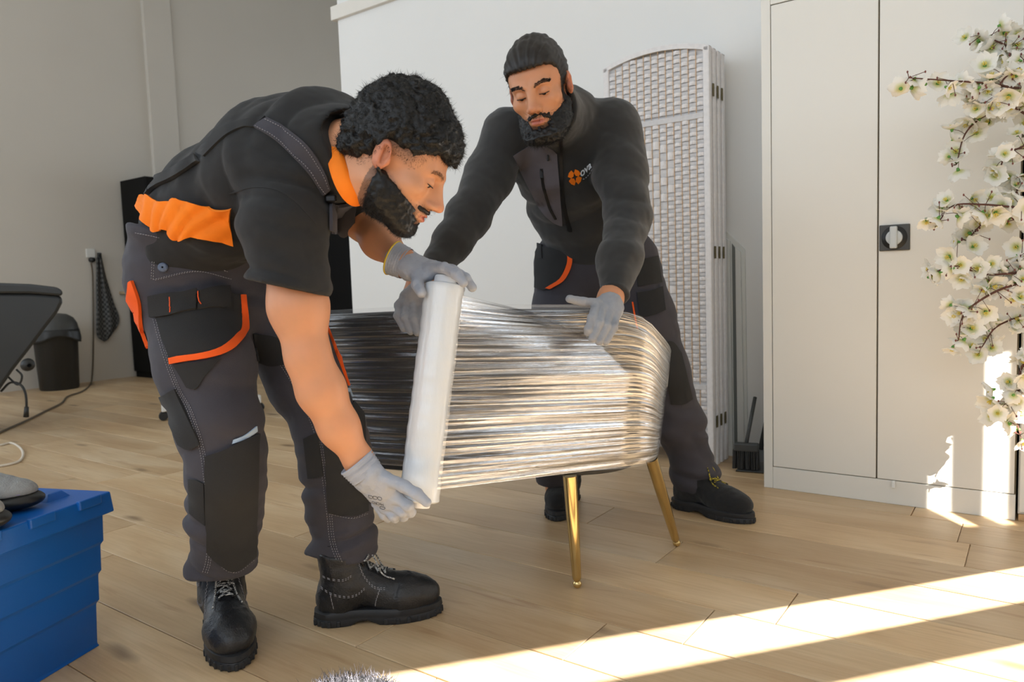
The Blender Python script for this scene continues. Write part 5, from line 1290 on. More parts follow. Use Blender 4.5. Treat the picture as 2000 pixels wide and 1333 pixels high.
drape(S_tr, 'holster_pocket', [(298, 592), (385, 574), (470, 577)], [(334, 704), (425, 688), (476, 640)], 10, M_blk, TR, off=0.004, thick=0.003)
drape(S_tr, 'pocket_trim', [(334, 700), (420, 684), (462, 652), (468, 620), (466, 578)], [(336, 711), (430, 694), (474, 662), (480, 622), (476, 578)], 3, M_orange2, TR, off=0.007, thick=0.002)
drape(S_tr, 'tool_loop', [(295, 578), (340, 571), (384, 564)], [(300, 622), (344, 614), (382, 608)], 4, M_blk, TR, off=0.010, thick=0.003)
drape(S_tr, 'tool_loop', [(390, 568), (420, 563), (444, 560)], [(385, 608), (420, 603), (446, 597)], 4, M_blk, TR, off=0.009, thick=0.003)
drape(S_tr, 'back_pocket', [(257, 552), (253, 600), (262, 642), (270, 682)], [(262, 548), (276, 590), (280, 632), (288, 681)], 4, M_orange2, TR, off=0.006, thick=0.004)
drape(S_tr, 'hammer_loop', [(340, 712), (390, 708), (432, 700)], [(366, 758), (384, 760), (398, 738)], 5, M_blk, TR, off=0.003, thick=0.002)
drape(S_tr, 'thigh_pocket', [(313, 776), (328, 768), (344, 760)], [(352, 868), (372, 878), (393, 868)], 8, M_blk, TR, off=0.004, thick=0.003)
drape(S_tr, 'knee_patch', [(402, 893), (450, 874), (503, 846)], [(406, 1078), (452, 1114), (496, 1086)], 16, M_blk, TR, off=0.006, thick=0.002)
drape(S_tr, 'reflective_strip', [(455, 860), (478, 850), (500, 833)], [(453, 868), (478, 859), (501, 843)], 2, M_reflect, TR, off=0.002, thick=0.0015)
drape(S_tr, 'calf_patch', [(370, 936), (385, 938), (399, 945)], [(372, 1002), (386, 1014), (402, 1026)], 6, M_blk, TR, off=0.002, thick=0.002)
drape(S_tr, 'inner_patch', [(494, 652), (522, 655), (552, 662)], [(502, 706), (530, 716), (562, 712)], 5, M_blk, TR, off=0.002, thick=0.002)
drape(S_tr, 'knee_patch', [(634, 868), (676, 800), (706, 776)], [(642, 1000), (684, 1008), (716, 998)], 14, M_blk, TR, off=0.006, thick=0.002)
drape(S_tr, 'calf_patch', [(594, 858), (606, 852), (622, 846)], [(603, 935), (616, 934), (632, 930)], 6, M_blk, TR, off=0.002, thick=0.002)
drape(S_tr, 'reflective_strip', [(672, 759), (686, 760), (699, 764)], [(673, 766), (686, 767), (699, 771)], 2, M_reflect, TR, off=0.003, thick=0.0015)
drape(S_tr, 'pocket_trim', [(641, 622), (660, 655), (678, 700), (684, 752)], [(640, 640), (652, 680), (668, 722), (680, 754)], 3, M_orange2, TR, off=0.004, thick=0.002)
st = lambda pts, lines=((0, 0), (4, 1)), d=(1, 1): seam(S_tr, 'stitching', pts, M_stitch, TR, r=0.0007, off=0.0016, dash=d, lines=lines)
st([(300, 624), (318, 690), (342, 756), (366, 800), (388, 868), (397, 920), (405, 1000), (404, 1085), (396, 1120)], ((0, 0), (5, 1), (9, 2)))
st([(525, 680), (572, 752), (614, 845), (630, 935), (638, 1000), (646, 1062), (660, 1100)], ((0, 0), (5, 0), (9, 0)))
st([(300, 546), (380, 530), (450, 545)]); st([(265, 455), (300, 462), (318, 470), (300, 500), (296, 545)]); st([(318, 470), (370, 500), (440, 530)])
st([(402, 900), (452, 881), (504, 852)], ((0, 0), (0, 9)))
st([(404, 958), (425, 950), (444, 937)], ((0, 0), (0, 3))); st([(405, 1044), (430, 1056), (455, 1076)], ((0, 0), (0, 3)))
st([(406, 1082), (452, 1118), (494, 1092)]); st([(640, 955), (668, 960)], ((0, 0), (0, 3))); st([(644, 1004), (684, 1012), (716, 1002)])
tk = lambda *pts: seam(S_tr, 'bar_tack', pts, M_stitcho, TR, r=0.0016, off=0.003)
tk((444, 931), (447, 941)); tk((459, 1071), (455, 1081)); tk((668, 957), (669, 966)); 
seam(S_tr.up(0.012), 'bar_tack', [(334, 582), (338, 612)], M_stitcho, TR, r=0.0014); seam(S_tr.up(0.012), 'bar_tack', [(386, 570), (391, 600)], M_stitcho, TR, r=0.0014)
def button(x, y, m, r):
    p, g = hit(S_tr, x, y); p, g = p[0], g[0]
    MB().lathe([(r * 0.2, 0.007), (r * 0.75, 0.0075), (r, 0.005), (r, 0.001), (r * .8, 0)], 18, p, g).build('button', m, TR, smooth=True)
button(319, 523, M_denim, 0.0105); button(345, 485, M_blk, 0.010)
# straps lie on the shirt
drape(S_tee, 'shoulder_strap', [(523, 232), (567, 256), (606, 290), (634, 334), (645, 368)], [(496, 249), (537, 274), (576, 311), (606, 345), (629, 382)], 6, M_char, TR, off=0.003, thick=0.003)
seam(S_tee.up(0.006), 'stitching', [(521, 237), (564, 261), (602, 294), (629, 336), (640, 366)], M_stitch, TR, r=0.0007, dash=(1, 1)); seam(S_tee.up(0.006), 'stitching', [(501, 250), (540, 272), (579, 309), (609, 343), (631, 379)], M_stitch, TR, r=0.0007, dash=(1, 1))
drape(S_tee, 'back_strap', [(384, 300), (425, 258), (470, 238), (520, 229)], [(400, 306), (440, 268), (475, 250), (497, 250)], 5, M_blk, TR, off=0.002, thick=0.003)
drape(S_tee, 'bib_back', [(284, 366), (300, 350), (335, 336), (384, 304)], [(288, 384), (308, 366), (342, 350), (392, 316)], 5, M_blk, TR, off=0.006, thick=0.004)
drape(S_tee, 'bib', [(640, 398), (668, 396), (700, 388)], [(640, 450), (665, 462), (690, 440)], 6, M_char, TR, off=0.008, thick=0.003)
b, g = hit(S_tee, 640, 384); b, g = b[0], g[0]
MB().box(b + g * 0.010, (0.022, 0.012, 0.014), bev=0.003).build('buckle', M_hook, TR)

for c in TR.children:
    if c.name.startswith('stitching'): c['kind'] = 'stuff'
# --- boots
MB1 = dict(leather=M_leath, sole=M_sole, lining=M_lining, lace=M_lace1, metal=M_hook, stitch=M_stitch)
bR0, bR1 = fl(432, 1205), fl(462, 1312)
bL0, bL1 = fl(640, 1214), fl(842, 1196)
def boot_at(p0, p1, mats, parent=man1, **k):
    d = p1 - p0; az = math.atan2(d[1], d[0]); u = nrm(d); mid = (p0 + p1) / 2
    return boot('boot', mid - u * 0.142, az, parent, mats, **k)
boot_at(bR0, bR1, MB1); boot_at(bL0, bL1, MB1)
def shaft(p0, p1): return (p0 + p1) / 2 - nrm(p1 - p0) * 0.092
for a, b in ((ankR, shaft(bR0, bR1)), (ankL, shaft(bL0, bL1))):
    t = b + V(0, 0, 0.10); MB().tube([t, b + V(0, 0, 0.14), b + V(0, 0, 0.18), b + V(0, 0, 0.205)], [0.040, 0.042, 0.043, 0.043], 16).build('sock', M_sock, man1, smooth=True)

# --- gloved hands
cR = nrm(at(770, 990, 1.54) - wrR)
F1 = [[(at(752, 935, 1.515), 0.014), (at(788, 950, 1.495), 0.0125), (at(815, 966, 1.478), 0.0115), (at(833, 982, 1.472), 0.0098)],
      [(at(772, 972, 1.53), 0.0125), (at(797, 988, 1.515), 0.0115), (at(802, 1002, 1.535), 0.0105), (at(788, 1002, 1.56), 0.0095)],
      [(at(762, 985, 1.545), 0.0120), (at(786, 1000, 1.53), 0.0112), (at(788, 1010, 1.555), 0.0100), (at(778, 1006, 1.575), 0.009)],
      [(at(748, 990, 1.56), 0.0115), (at(768, 1008, 1.545), 0.0105), (at(772, 1013, 1.565), 0.0096), (at(768, 1006, 1.585), 0.009)],
      [(at(735, 985, 1.575), 0.0105), (at(750, 1006, 1.57), 0.0098), (at(758, 1012, 1.58), 0.009), (at(760, 1004, 1.595), 0.0085)]]
gl, FgR = hand('glove', [(at(704, 911, 1.53), (0.035, 0.031)), (at(720, 932, 1.53), (0.036, 0.027)), (at(742, 955, 1.54), (0.041, 0.022)), (at(760, 978, 1.545), (0.040, 0.019))], nrm(at(780, 950, 1.50) - at(735, 990, 1.58)), F1, M_glove, man1)
def cuff(F, c, d, r, m, parent, n=2, hem=None):
    d = nrm(d); prof = []
    for k in range(15):
        t = k / 14; prof.append((r * (1.0 + 0.10 * t) + 0.0012 * math.sin(k * 2.6), -0.036 * t))
    prof += [(r * 1.02, -0.036), (r * 0.9, -0.010)]
    o = MB().lathe(prof, 36, c, d).build('cuff', m, parent, smooth=True)
    if hem is not None: MB().lathe([(r * 1.09 + 0.0025 * math.cos(t), -0.0355 + 0.0025 * math.sin(t)) for t in np.linspace(0, 6.28, 9)], 36, c, d).build('cuff_hem', hem, o, smooth=True)
cuff(FgR, at(716, 926, 1.53), at(742, 955, 1.535) - at(700, 905, 1.53), 0.0365, M_knit, gl)
F2 = [[(at(815, 535, 1.665), 0.0135), (at(815, 556, 1.63), 0.0130), (at(823, 572, 1.61), 0.0115)],
      [(at(838, 524, 1.66), 0.0130), (at(868, 524, 1.63), 0.0120), (at(892, 536, 1.605), 0.0115), (at(905, 552, 1.595), 0.0105)],
      [(at(848, 520, 1.68), 0.0130), (at(884, 528, 1.67), 0.0120), (at(910, 544, 1.66), 0.0110), (at(922, 562, 1.655), 0.0102)],
      [(at(842, 524, 1.705), 0.0120), (at(872, 530, 1.71), 0.0115), (at(892, 548, 1.70), 0.0105), (at(900, 566, 1.69), 0.0098)],
      [(at(832, 530, 1.72), 0.0110), (at(856, 538, 1.73), 0.0100), (at(872, 554, 1.72), 0.0092), (at(876, 570, 1.71), 0.0088)]]
gl2, FgL = hand('glove', [(at(780, 507, 1.705), (0.037, 0.033)), (at(805, 522, 1.695), (0.037, 0.028)), (at(832, 530, 1.69), (0.040, 0.019)), (at(848, 527, 1.685), (0.038, 0.016))], nrm(at(820, 545, 1.64) - at(835, 520, 1.74)), F2, M_glove, man1, seed=2.0)
cuff(FgL, at(794, 516, 1.70), at(830, 530, 1.69) - at(780, 508, 1.705), 0.0365, M_glove, gl2, hem=M_yel)
# print on the back of the near glove
def text_on(F, body, px, ex, ey, m, parent, name='print', off=0.0006, bold=0.0):
    """lettering laid on F: px = photo point of the text origin, ex / ey = photo vectors of one em along / up"""
    cu = bpy.data.curves.new(name, 'FONT'); cu.body = body; cu.resolution_u = 3; cu.offset = bold
    ob = bpy.data.objects.new(name + '_tmp', cu); col.objects.link(ob)
    dg = bpy.context.evaluated_depsgraph_get(); me = bpy.data.meshes.new_from_object(ob.evaluated_get(dg))
    bm = bmesh.new(); bm.from_mesh(me); bmesh.ops.triangulate(bm, faces=bm.faces); bmesh.ops.subdivide_edges(bm, edges=[e for e in bm.edges if e.calc_length() > 0.25], cuts=1)
    bm.to_mesh(me); bm.free(); bpy.data.objects.remove(ob); bpy.data.curves.remove(cu)
    P = np.array([v.co for v in me.vertices]); X = px[0] + P[:, 0] * ex[0] + P[:, 1] * ey[0]; Y = px[1] + P[:, 0] * ex[1] + P[:, 1] * ey[1]
    p, g = hit(F, X, Y); p = p + g * off
    me.vertices.foreach_set('co', p.astype(f32).ravel()); me.materials.append(m); me.update()
    return link(bpy.data.objects.new(name, me), parent)
M_ink = mat('dark_print', (44, 50, 62), 0.7)
text_on(FgR, 'MICRO', (749, 984), (-7.4, -1.6), (1.8, -7.2 * -1), M_ink, gl)
for i in range(3):
    x, y = 738 - i * 9, 971 - i * 1.6
    seam(FgR, 'print', [(x, y), (x + 7, y + 1.2), (x + 7.6, y + 6.5), (x + 0.8, y + 5.2), (x, y)], M_ink, gl, r=0.0004, off=0.0006, dense=2)
seam(FgR, 'print', [(742, 990), (751, 991), (752, 995), (743, 994), (742, 990)], M_ink, gl, r=0.0005, off=0.0006, dense=2)
# ------------------------------------------------------------------ the man behind the armchair
M_skin2 = skin_mat('skin_brown', (200, 142, 104), (54, 40, 34))
M_hair2 = mat('hair_dark_brown', (30, 25, 22), 0.5, var=0.25, vscale=80, spec=0.4)
M_fleece = mat('black_fleece', (40, 40, 40), 0.95, var=0.10, vscale=20, bump=0.22, bscale=1100, sheen=0.25)
M_soft = mat('grey_softshell', (100, 96, 103), 0.8, var=0.05, vscale=14, bump=0.15, bscale=500)
M_glove2 = mat('worn_grey_nitrile', (150, 152, 158), 0.7, var=0.10, vscale=26, bump=0.3, bscale=600)
M_suede = mat('black_suede', (26, 26, 27), 0.92, var=0.15, vscale=60, bump=0.5, bscale=500, sheen=0.15)
M_lace2 = mat('yellow_flecked_lace', (34, 34, 30), 0.85, rgb2=(212, 190, 60), vscale=150, detail=0)
M_zip = mat('black_zip', (20, 20, 22), 0.5)
M_white = mat('white_print', (214, 222, 232), 0.7)
man2 = empty('person', fl(1240, 1000), 0, 'standing man in black fleece jacket and grey gloves leaning over the wrapped armchair', 'person')
s2R, s2L = at(985, 265, 2.30), at(1200, 250, 2.31)
hip2R, hip2L = at(1095, 520, 2.62), at(1228, 515, 2.60)
kn2R, kn2L = at(1085, 760, 2.58), at(1292, 725, 2.56)
an2R, an2L = at(1090, 950, 2.62), at(1362, 935, 2.58)
el2R, wr2R = at(915, 418, 2.17), at(820, 556, 1.98)
el2L, wr2L = at(1232, 425, 2.15), at(1192, 585, 1.91)
nk2 = at(1100, 215, 2.24)
l2 = nrm(s2R - s2L); h2 = nrm(hip2R - hip2L)
yw, pt, rl = math.radians(17), math.radians(28), math.radians(9)
f0 = nrm(-FW * math.cos(yw) - RT * math.sin(yw)); f_ = nrm(f0 * math.cos(pt) - UP * math.sin(pt)); u_ = nrm(f0 * math.sin(pt) + UP * math.cos(pt)); r_ = np.cross(f_, u_)
u_ = nrm(u_ * math.cos(rl) + r_ * math.sin(rl))
H2 = Frame((0, 0, 0), f_, u_, 1.04); H2.jf = 1.06
H2.o = at(1039, 185, 2.02) - (H2.w(0, 0.090, 0.010) - H2.o)
def F_head2(P):
    d = head_sdf(H2.l(P), {'nose': 0.001}) * H2.s
    return smin(d, rcone(P, H2.w(0, -0.022, -0.045), nk2, 0.056, 0.064), 0.03)
aR = [(s2R, 0.038), (el2R, 0.032), (wr2R, 0.029), (at(804, 578, 1.96), 0.026)]
aL = [(s2L, 0.038), (el2L, 0.032), (wr2L, 0.029), (at(1187, 600, 1.88), 0.026)]
t2 = [(at(1162, 500, 2.60), (0.150, 0.10)), (at(1142, 400, 2.52), (0.150, 0.105)), (at(1112, 310, 2.40), (0.165, 0.11)), (at(1100, 250, 2.32), (0.15, 0.08)), (nk2, (0.06, 0.055))]
g2R = [(hip2R, 0.085), (kn2R, 0.058), (an2R, 0.04), (at(1090, 985, 2.62), 0.036)]
g2L = [(hip2L, 0.085), (kn2L, 0.058), (an2L, 0.04), (at(1366, 975, 2.58), 0.036)]
def F_body2(P):
    d = esweep(P, t2, l2, 0.06); d = smin(d, smin(chain(P, aR, 0.03), chain(P, aL, 0.03), 0.01), 0.03)
    return smin(d, smin(chain(P, g2R, 0.03), chain(P, g2L, 0.03), 0.01), 0.04)
allp = [p for q in (aR, aL, g2R, g2L) for p, _ in q] + [p for p, _ in t2]
v, q = surf(F_body2, *bounds(allp, 0.20), 0.012); vh, qh = surf(F_head2, *bounds([H2.o, nk2], 0.18), 0.0030)
def stub2(x, L):
    y, z = L[:, 1], L[:, 2]
    side = np.clip((0.030 - y) / 0.012, 0, 1) * (z > -0.04) * (z < 0.05) * (x > 0.055) * (y > 0.002)
    jaw = np.clip((-0.030 - 0.34 * np.clip(y, 0, 1) - z) / 0.012, 0, 1) * (y > -0.02)
    lips = ((x / 0.027) ** 2 + ((z + 0.0605) / 0.0135) ** 2) < 1
    return np.clip(side * 0.8 + jaw * 0.85 * ~lips, 0, 0.9)
body_mesh('body', F_body2, F_head2, H2, v, q, vh, qh, M_skin2, man2, stub2)
for s in (-1, 1):
    c = H2.w(s * 0.031, 0.0775, 0.0105)
    e = MB().lathe([(0.0118 * math.sin(t) * H2.s, 0.0118 * math.cos(t) * H2.s) for t in np.linspace(0.01, 3.13, 12)], 16, c, H2.y).build('eye', M_eye, man2, smooth=True)
    MB().lathe([(0.0001, 0.0127 * H2.s), (0.0035, 0.0125 * H2.s), (0.0060, 0.0110 * H2.s)], 14, c, H2.w(0, 0.6, -0.35) - H2.o).build('iris', M_iris, e, smooth=True)
lashes(H2, man2)
def hm2(L):
    x, y, z = np.abs(L[:, 0]), L[:, 1], L[:, 2]
    line = np.interp(y, [-0.12, -0.07, -0.035, -0.012, 0.012, 0.022, 0.036, 0.055, 0.075, 0.12], [-0.040, -0.036, -0.01, 0.030, -0.010, 0.000, 0.045, 0.066, 0.072, 0.072])
    return line - z
def F_hair2(P):
    L = H2.l(P); x = np.abs(L[:, 0]); S = np.stack([x, L[:, 1], L[:, 2]], 1)
    d = ellip(S, (0, -0.020, 0.050), (0.0815, 0.104, 0.100)); d = smin(d, ellip(S, (0, 0.048, 0.072), (0.060, 0.046, 0.044)), 0.04)
    d = smax(d, hm2(L), 0.010)
    # combed ridges: run front to back
    ang = np.arctan2(L[:, 2] - 0.0, L[:, 0]); rid = np.sin(ang * 34 + 2.5 * vnoise(L, 18)) + 0.6 * np.sin(ang * 61 + 3 * vnoise(L, 26))
    return d * H2.s - 0.0011 * rid + 0.0015 * vnoise(P, 50)
hb2 = bounds([H2.o], 0.19); hair2 = sdf_obj('hair', F_hair2, *hb2, 0.0033, M_hair2, man2)
HD2 = [(vh, qh)]
p, n = sample_surface([arrays(hair2)], 5200, lambda c: (hm2(H2.l(c)) < 0.002).astype(float))
back = -f_ * 1.0 + r_ * 0.25; cb = back - n * (n @ back)[:, None]
o = strands('hair_strands', p, n, M_hair2, hair2, 0.022, 0.00035, curl=0.05, lift=-0.04, seed=21, comb=cb, segs=4, droop=0.15); o['kind'] = 'stuff'
def bm2(L):
    x, y, z = np.abs(L[:, 0]), L[:, 1], L[:, 2]
    top = z - (-0.026 - 0.36 * np.clip(y - 0.005, 0, 1)); d = np.maximum(np.maximum(top, -0.010 - y), -0.145 - z)
    sb = np.maximum(np.maximum(0.002 - y, y - 0.024), np.maximum(z - 0.03, np.maximum(0.05 - x, x - 0.0735))); d = np.minimum(d, sb)
    lips = (np.sqrt((x / 0.027) ** 2 + ((z + 0.0605) / 0.0140) ** 2) - 1) * 0.014
    d = np.maximum(d, -lips); d = np.maximum(d, np.minimum(0.022 - x, z + 0.079))
    mo = np.maximum(np.abs(z + 0.0440 + 0.25 * x * (x > 0.015)) - 0.0072, x - 0.034); mo = np.maximum(mo, 0.080 - y)
    soul = np.maximum(np.maximum(x - 0.007, z + 0.072), 0.08 - y)
    return np.minimum(np.minimum(d, mo), soul)
def F_beard2(P):
    L = H2.l(P); m_ = bm2(L); low = np.clip((-0.06 - L[:, 2]) / 0.04, 0, 1)
    return smax(F_head2(P) - 0.0015 - (0.008 + 0.012 * low) * np.clip(-m_ / 0.022, 0, 1), m_ - 0.016 * low * (L[:, 2] < -0.1), 0.010) + 0.0025 * vnoise(P, 120) + 0.001 * vnoise(P, 260)
bd2 = sdf_obj('beard', F_beard2, *bounds([H2.o], 0.18), 0.0033, M_hair1, man2)
p, n = sample_surface([arrays(bd2)] + HD2, 7000, lambda c: (bm2(H2.l(c)) < 0.004).astype(float))
o = strands('beard_hairs', p, n, M_hair1, bd2, 0.011, 0.00045, curl=1.2, lift=0.4, seed=29, comb=-u_ * 0.5); o['kind'] = 'stuff'
for s in (-1, 1):
    def bk(c, s=s):
        L = H2.l(c); x = L[:, 0] * s; zc = 0.029 + 0.006 * np.sin(np.clip((x - 0.010) / 0.040, 0, 1) * 2.6)
        return ((x > 0.009) & (x < 0.052) & (np.abs(L[:, 2] - zc) < 0.0050 - 0.05 * np.clip(x - 0.035, 0, 1)) & (L[:, 1] > 0.05)).astype(float)
    p, n = sample_surface(HD2, 1000, bk)
    o = strands('eyebrow', p, n, M_hair1, man2, 0.006, 0.00055, curl=0.15, lift=0.2, seed=31 + s, comb=(H2.x * s) * 0.9 + u_ * 0.15); o['kind'] = 'stuff'

# --- fleece jacket
jt = [(at(1160, 462, 2.58), (0.178, 0.128)), (at(1143, 400, 2.53), (0.180, 0.130)), (at(1115, 310, 2.40), (0.186, 0.132)), (at(1100, 252, 2.33), (0.166, 0.108)), (at(1096, 222, 2.28), (0.088, 0.085))]
jL = [(at(1196, 248, 2.32), 0.086), (at(1214, 335, 2.25), 0.080), (at(1226, 425, 2.17), 0.071), (at(1212, 505, 2.03), 0.061), (at(1200, 572, 1.925), 0.045)]
jR = [(at(992, 262, 2.31), 0.082), (at(958, 340, 2.27), 0.074), (at(918, 418, 2.18), 0.065), (at(882, 475, 2.11), 0.057), (at(846, 532, 2.02), 0.046)]
cfL, cfR = at(1199, 578, 1.92), at(840, 542, 2.01); dL, dR = nrm(cfL - at(1212, 505, 2.03)), nrm(cfR - at(882, 475, 2.11))
colc = at(1096, 212, 2.26); cax = nrm(H2.w(0, -0.02, -0.06) - at(1110, 300, 2.45))
sp2 = nrm(colc - at(1160, 470, 2.58))
def F_jk(P):
    d = esweep(P, jt, l2, 0.06) + folds(P, sp2 + 0.4 * l2, 11, 0.010, 3.3)
    # bloused hem with elastic band
    t = (P - at(1160, 462, 2.58).astype(f32)) @ sp2.astype(f32)
    d = d - 0.012 * np.exp(-((t - 0.01) / 0.03) ** 2)
    a = chain(P, jL, 0.03) + folds(P, V(0.3, 0, 1), 11, 0.009, 6.1); b = chain(P, jR, 0.03) + folds(P, V(0.6, 0, 0.8), 11, 0.008, 1.9)
    a = smax(a, (P - cfL.astype(f32)) @ dL.astype(f32), 0.006); b = smax(b, (P - cfR.astype(f32)) @ dR.astype(f32), 0.006)
    d = smin(d, smin(a, b, 0.01), 0.025)
    cb0 = at(1098, 240, 2.31); ct = H2.w(0, -0.020, -0.052); cx = nrm(ct - cb0).astype(f32)
    tc_ = (P - ct.astype(f32)) @ cx
    c = smax(rcone(P, cb0, ct + (ct - cb0) * 0.4, 0.098, 0.082), tc_ + 0.35 * ((P - ct.astype(f32)) @ f_.astype(f32)), 0.006)
    d = smin(d, c, 0.025)
    d = smax(d, -smax(rcone(P, cb0, ct + (ct - cb0) * 0.6, 0.078, 0.070), -0.045 - tc_, 0.004), 0.004)
    d = smax(d, -t - 0.035, 0.008)
    return d + 0.0012 * vnoise(P, 60)
jk = sdf_obj('fleece_jacket', F_jk, *bounds([p for p, _ in jt + jL + jR] + [H2.w(0, 0, -0.06)], 0.17), 0.0065, M_fleece, man2); S_jk = Skin(jk)
drape(S_jk, 'chest_panel', [(1002, 305), (1022, 292), (1046, 280), (1075, 290), (1088, 300)], [(1052, 404), (1064, 420), (1080, 434), (1092, 440), (1099, 442)], 22, M_soft, jk, off=0.0015, thick=0.0015)
drape(S_jk, 'zip', [(1092, 268), (1094, 330), (1098, 400), (1110, 452)], [(1098, 268), (1100, 330), (1105, 400), (1118, 452)], 3, M_zip, jk, off=0.002, thick=0.002)
drape(S_jk, 'pocket_zip', [(1056, 330), (1060, 365), (1072, 405), (1084, 428)], [(1061, 329), (1065, 364), (1077, 404), (1088, 427)], 3, M_zip, jk, off=0.003, thick=0.002)
p, g = hit(S_jk, 1059, 338); MB().box(p[0] + g[0] * 0.006, (0.010, 0.005, 0.030), bev=0.002).build('zip_pull', M_zip, jk)
p, g = hit(S_jk, 1071, 306); MB().box(p[0] + g[0] * 0.006, (0.007, 0.005, 0.022), bev=0.002).build('zip_pull', M_zip, jk)
p, g = hit(S_jk, 1073, 274); MB().box(p[0] + g[0] * 0.008, (0.020, 0.014, 0.012), bev=0.003).build('drawstring_lock', M_zip, jk)
# embroidered emblem: four-petal orange flower with a hollow centre, and the lettering beside it
cx_, cy_ = 1122.5, 346.0
for k in range(4):
    a0 = math.radians(45 + 90 * k - 14); pts = []
    e1 = (math.cos(a0), math.sin(a0)); e2 = (-e1[1], e1[0])
    oc = [(0.26, 0), (0.46, 0.44), (1.02, 0.56), (1.16, 0.0), (1.02, -0.56), (0.46, -0.44)]
    X = [cx_ + 11.5 * (u * e1[0] + w * e2[0]) for u, w in oc]; Y = [cy_ + 13.0 * (u * e1[1] + w * e2[1]) for u, w in oc]
    p, g = hit(S_jk, X, Y); b = MB(); b.add(list(p + g * 0.0030) + list(p), [(0, 1, 2, 3, 4, 5), (11, 10, 9, 8, 7, 6)] + [(i, i + 6, (i + 1) % 6 + 6, (i + 1) % 6) for i in range(6)]); b.build('emblem_petal', M_orange, jk)
text_on(S_jk, 'ova', (1134, 345.5), (16.5, -13.0), (-4.5, -21), M_white, jk, 'lettering', 0.003, 0.022)
seam(S_jk, 'lettering', [(1138, 349.5), (1142, 348), (1147, 344), (1153, 339.5), (1158, 332)], mat('faded_print', (150, 150, 158), 0.7), jk, r=0.0017, off=0.003, dash=(1, 1))['kind'] = 'stuff'

# --- trousers
k2R = [(at(1108, 515, 2.62), 0.118), (at(1098, 640, 2.60), 0.108), (kn2R, 0.090), (at(1088, 860, 2.60), 0.082), (at(1090, 970, 2.63), 0.074)]
k2L = [(at(1222, 512, 2.60), 0.118), (at(1255, 620, 2.58), 0.112), (at(1290, 725, 2.56), 0.093), (at(1326, 830, 2.565), 0.085), (at(1356, 925, 2.58), 0.080), (at(1366, 962, 2.58), 0.078)]
p2 = [(at(1160, 478, 2.60), (0.165, 0.118)), (at(1164, 530, 2.61), (0.170, 0.125))]
def F_tr2(P):
    a = chain(P, k2R, 0.04); b = chain(P, k2L, 0.04); up = V(0, 0, 1); za = np.clip((0.45 - P[:, 2]) / 0.25, 0, 1)
    a = a + folds(P, up, 13, 1.0, 8.1) * (0.007 + 0.008 * za); b = b + folds(P, up + 0.3 * RT, 13, 1.0, 3.7) * (0.007 + 0.008 * za)
    ax_ = nrm(at(1366, 962, 2.58) - at(1356, 925, 2.58)).astype(f32)
    b = smax(b, (P - at(1366, 950, 2.58).astype(f32)) @ ax_, 0.005); a = smax(a, 0.10 - P[:, 2], 0.005)
    return smin(smin(a, b, 0.012), esweep(P, p2, h2, 0.05) + folds(P, up, 14, 0.005, 2.2), 0.04) + 0.0008 * vnoise(P, 60)
tr2 = sdf_obj('work_trousers', F_tr2, *bounds([p for p, _ in k2R + k2L + p2], 0.19), 0.008, M_char, man2); S2 = Skin(tr2)
drape(S2, 'holster_pocket', [(1050, 482), (1080, 487), (1115, 497)], [(1048, 562), (1066, 566), (1092, 552)], 8, M_blk, tr2, off=0.006, thick=0.004)
drape(S2.up(0.006), 'pocket_trim', [(1108, 490), (1108, 515), (1094, 545), (1068, 563)], [(1117, 490), (1117, 518), (1102, 548), (1076, 565)], 3, M_orange2, tr2, off=0.003, thick=0.002)
drape(S2, 'pen_loop', [(1054, 478), (1062, 480)], [(1055, 505), (1063, 506)], 3, M_blk, tr2, off=0.010, thick=0.003)
drape(S2, 'thigh_pocket', [(1244, 572), (1270, 568), (1292, 560)], [(1250, 620), (1275, 616), (1298, 606)], 5, M_blk, tr2, off=0.004, thick=0.003)
drape(S2, 'hip_panel', [(1240, 508), (1260, 505), (1284, 500)], [(1246, 560), (1268, 556), (1292, 552)], 5, M_blk, tr2, off=0.002, thick=0.002)
drape(S2, 'side_piping', [(1234, 590), (1240, 625), (1248, 660)], [(1237, 590), (1243, 625), (1251, 660)], 2, M_orange2, tr2, off=0.002, thick=0.001)
drape(S2, 'knee_patch', [(1290, 672), (1312, 668), (1330, 690)], [(1310, 790), (1335, 790), (1352, 780)], 8, M_blk, tr2, off=0.002, thick=0.002)
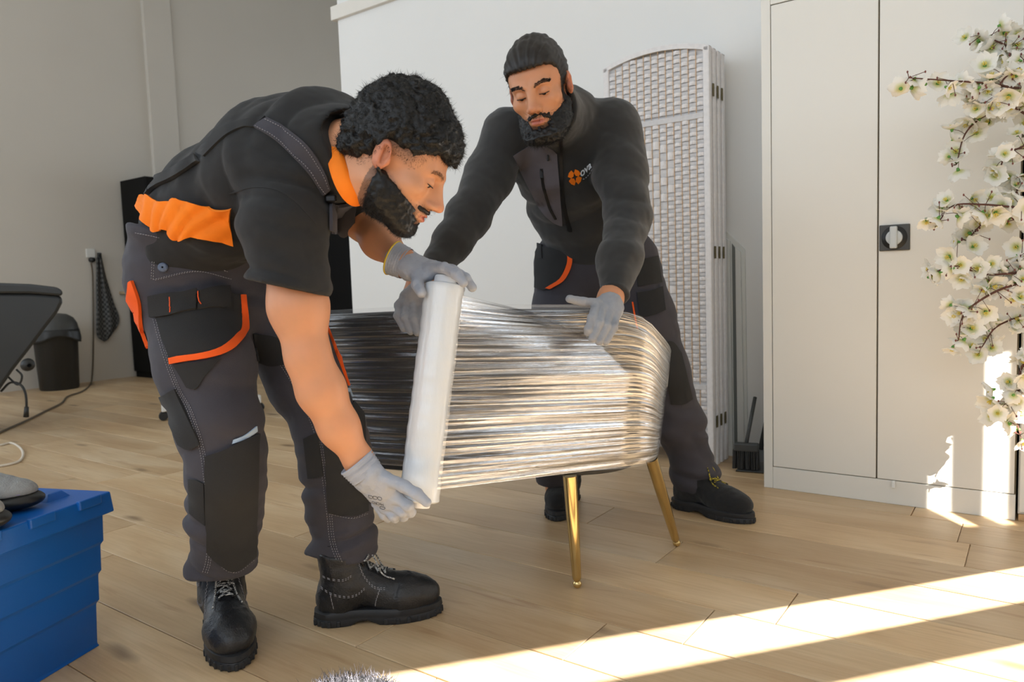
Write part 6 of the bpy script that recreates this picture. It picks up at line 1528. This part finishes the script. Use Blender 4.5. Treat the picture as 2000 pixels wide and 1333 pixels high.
# --- shoes
MB2 = dict(leather=M_suede, sole=M_sole, lining=M_lining, lace=M_lace2, metal=M_hook)
boot_at(fl(1330, 990), fl(1458, 1020), MB2, man2, suede=True); boot_at(fl(1112, 972), fl(1088, 1016), MB2, man2, suede=True)

# --- gloved hands on the top of the chair back
def A2(x, y, Y, r): return (at(x, y, Y), r)
fL = [[A2(1166, 592, 1.835, 0.0123), A2(1140, 590, 1.820, 0.0111), A2(1112, 584, 1.815, 0.0098)],
      [A2(1164, 600, 1.825, 0.0123), A2(1157, 622, 1.790, 0.0119), A2(1150, 644, 1.775, 0.0107), A2(1149, 650, 1.780, 0.0098)],
      [A2(1177, 605, 1.825, 0.0123), A2(1170, 632, 1.785, 0.0116), A2(1158, 662, 1.770, 0.0103)],
      [A2(1190, 609, 1.830, 0.0119), A2(1184, 638, 1.790, 0.0113), A2(1170, 668, 1.772, 0.0098)],
      [A2(1203, 613, 1.840, 0.0115), A2(1198, 640, 1.800, 0.0107), A2(1183, 668, 1.780, 0.0092)]]
h2L, _ = hand('glove', [(at(1192, 588, 1.865), (0.029, 0.023)), (at(1187, 600, 1.855), (0.035, 0.020)), (at(1184, 610, 1.835), (0.037, 0.016))], nrm(at(1200, 605, 1.840) - at(1166, 600, 1.840)), fL, M_glove2, man2, h=0.0032, seed=5.0)
fR = [[A2(816, 592, 1.950, 0.0129), A2(838, 596, 1.930, 0.0116), A2(852, 602, 1.920, 0.0103)],
      [A2(822, 604, 1.935, 0.0129), A2(826, 630, 1.895, 0.0122), A2(830, 650, 1.885, 0.0108)],
      [A2(808, 600, 1.935, 0.0129), A2(808, 625, 1.895, 0.0122), A2(815, 650, 1.880, 0.0105)],
      [A2(794, 598, 1.940, 0.0125), A2(792, 622, 1.900, 0.0119), A2(802, 648, 1.885, 0.0103)],
      [A2(781, 598, 1.950, 0.0120), A2(777, 618, 1.910, 0.0112), A2(789, 642, 1.895, 0.0096)]]
h2R, _ = hand('glove', [(at(824, 560, 1.950), (0.030, 0.024)), (at(812, 578, 1.955), (0.036, 0.021)), (at(800, 596, 1.945), (0.040, 0.016))], nrm(at(826, 596, 1.940) - at(780, 596, 1.940)), fR, M_glove2, man2, h=0.0032, seed=8.0)
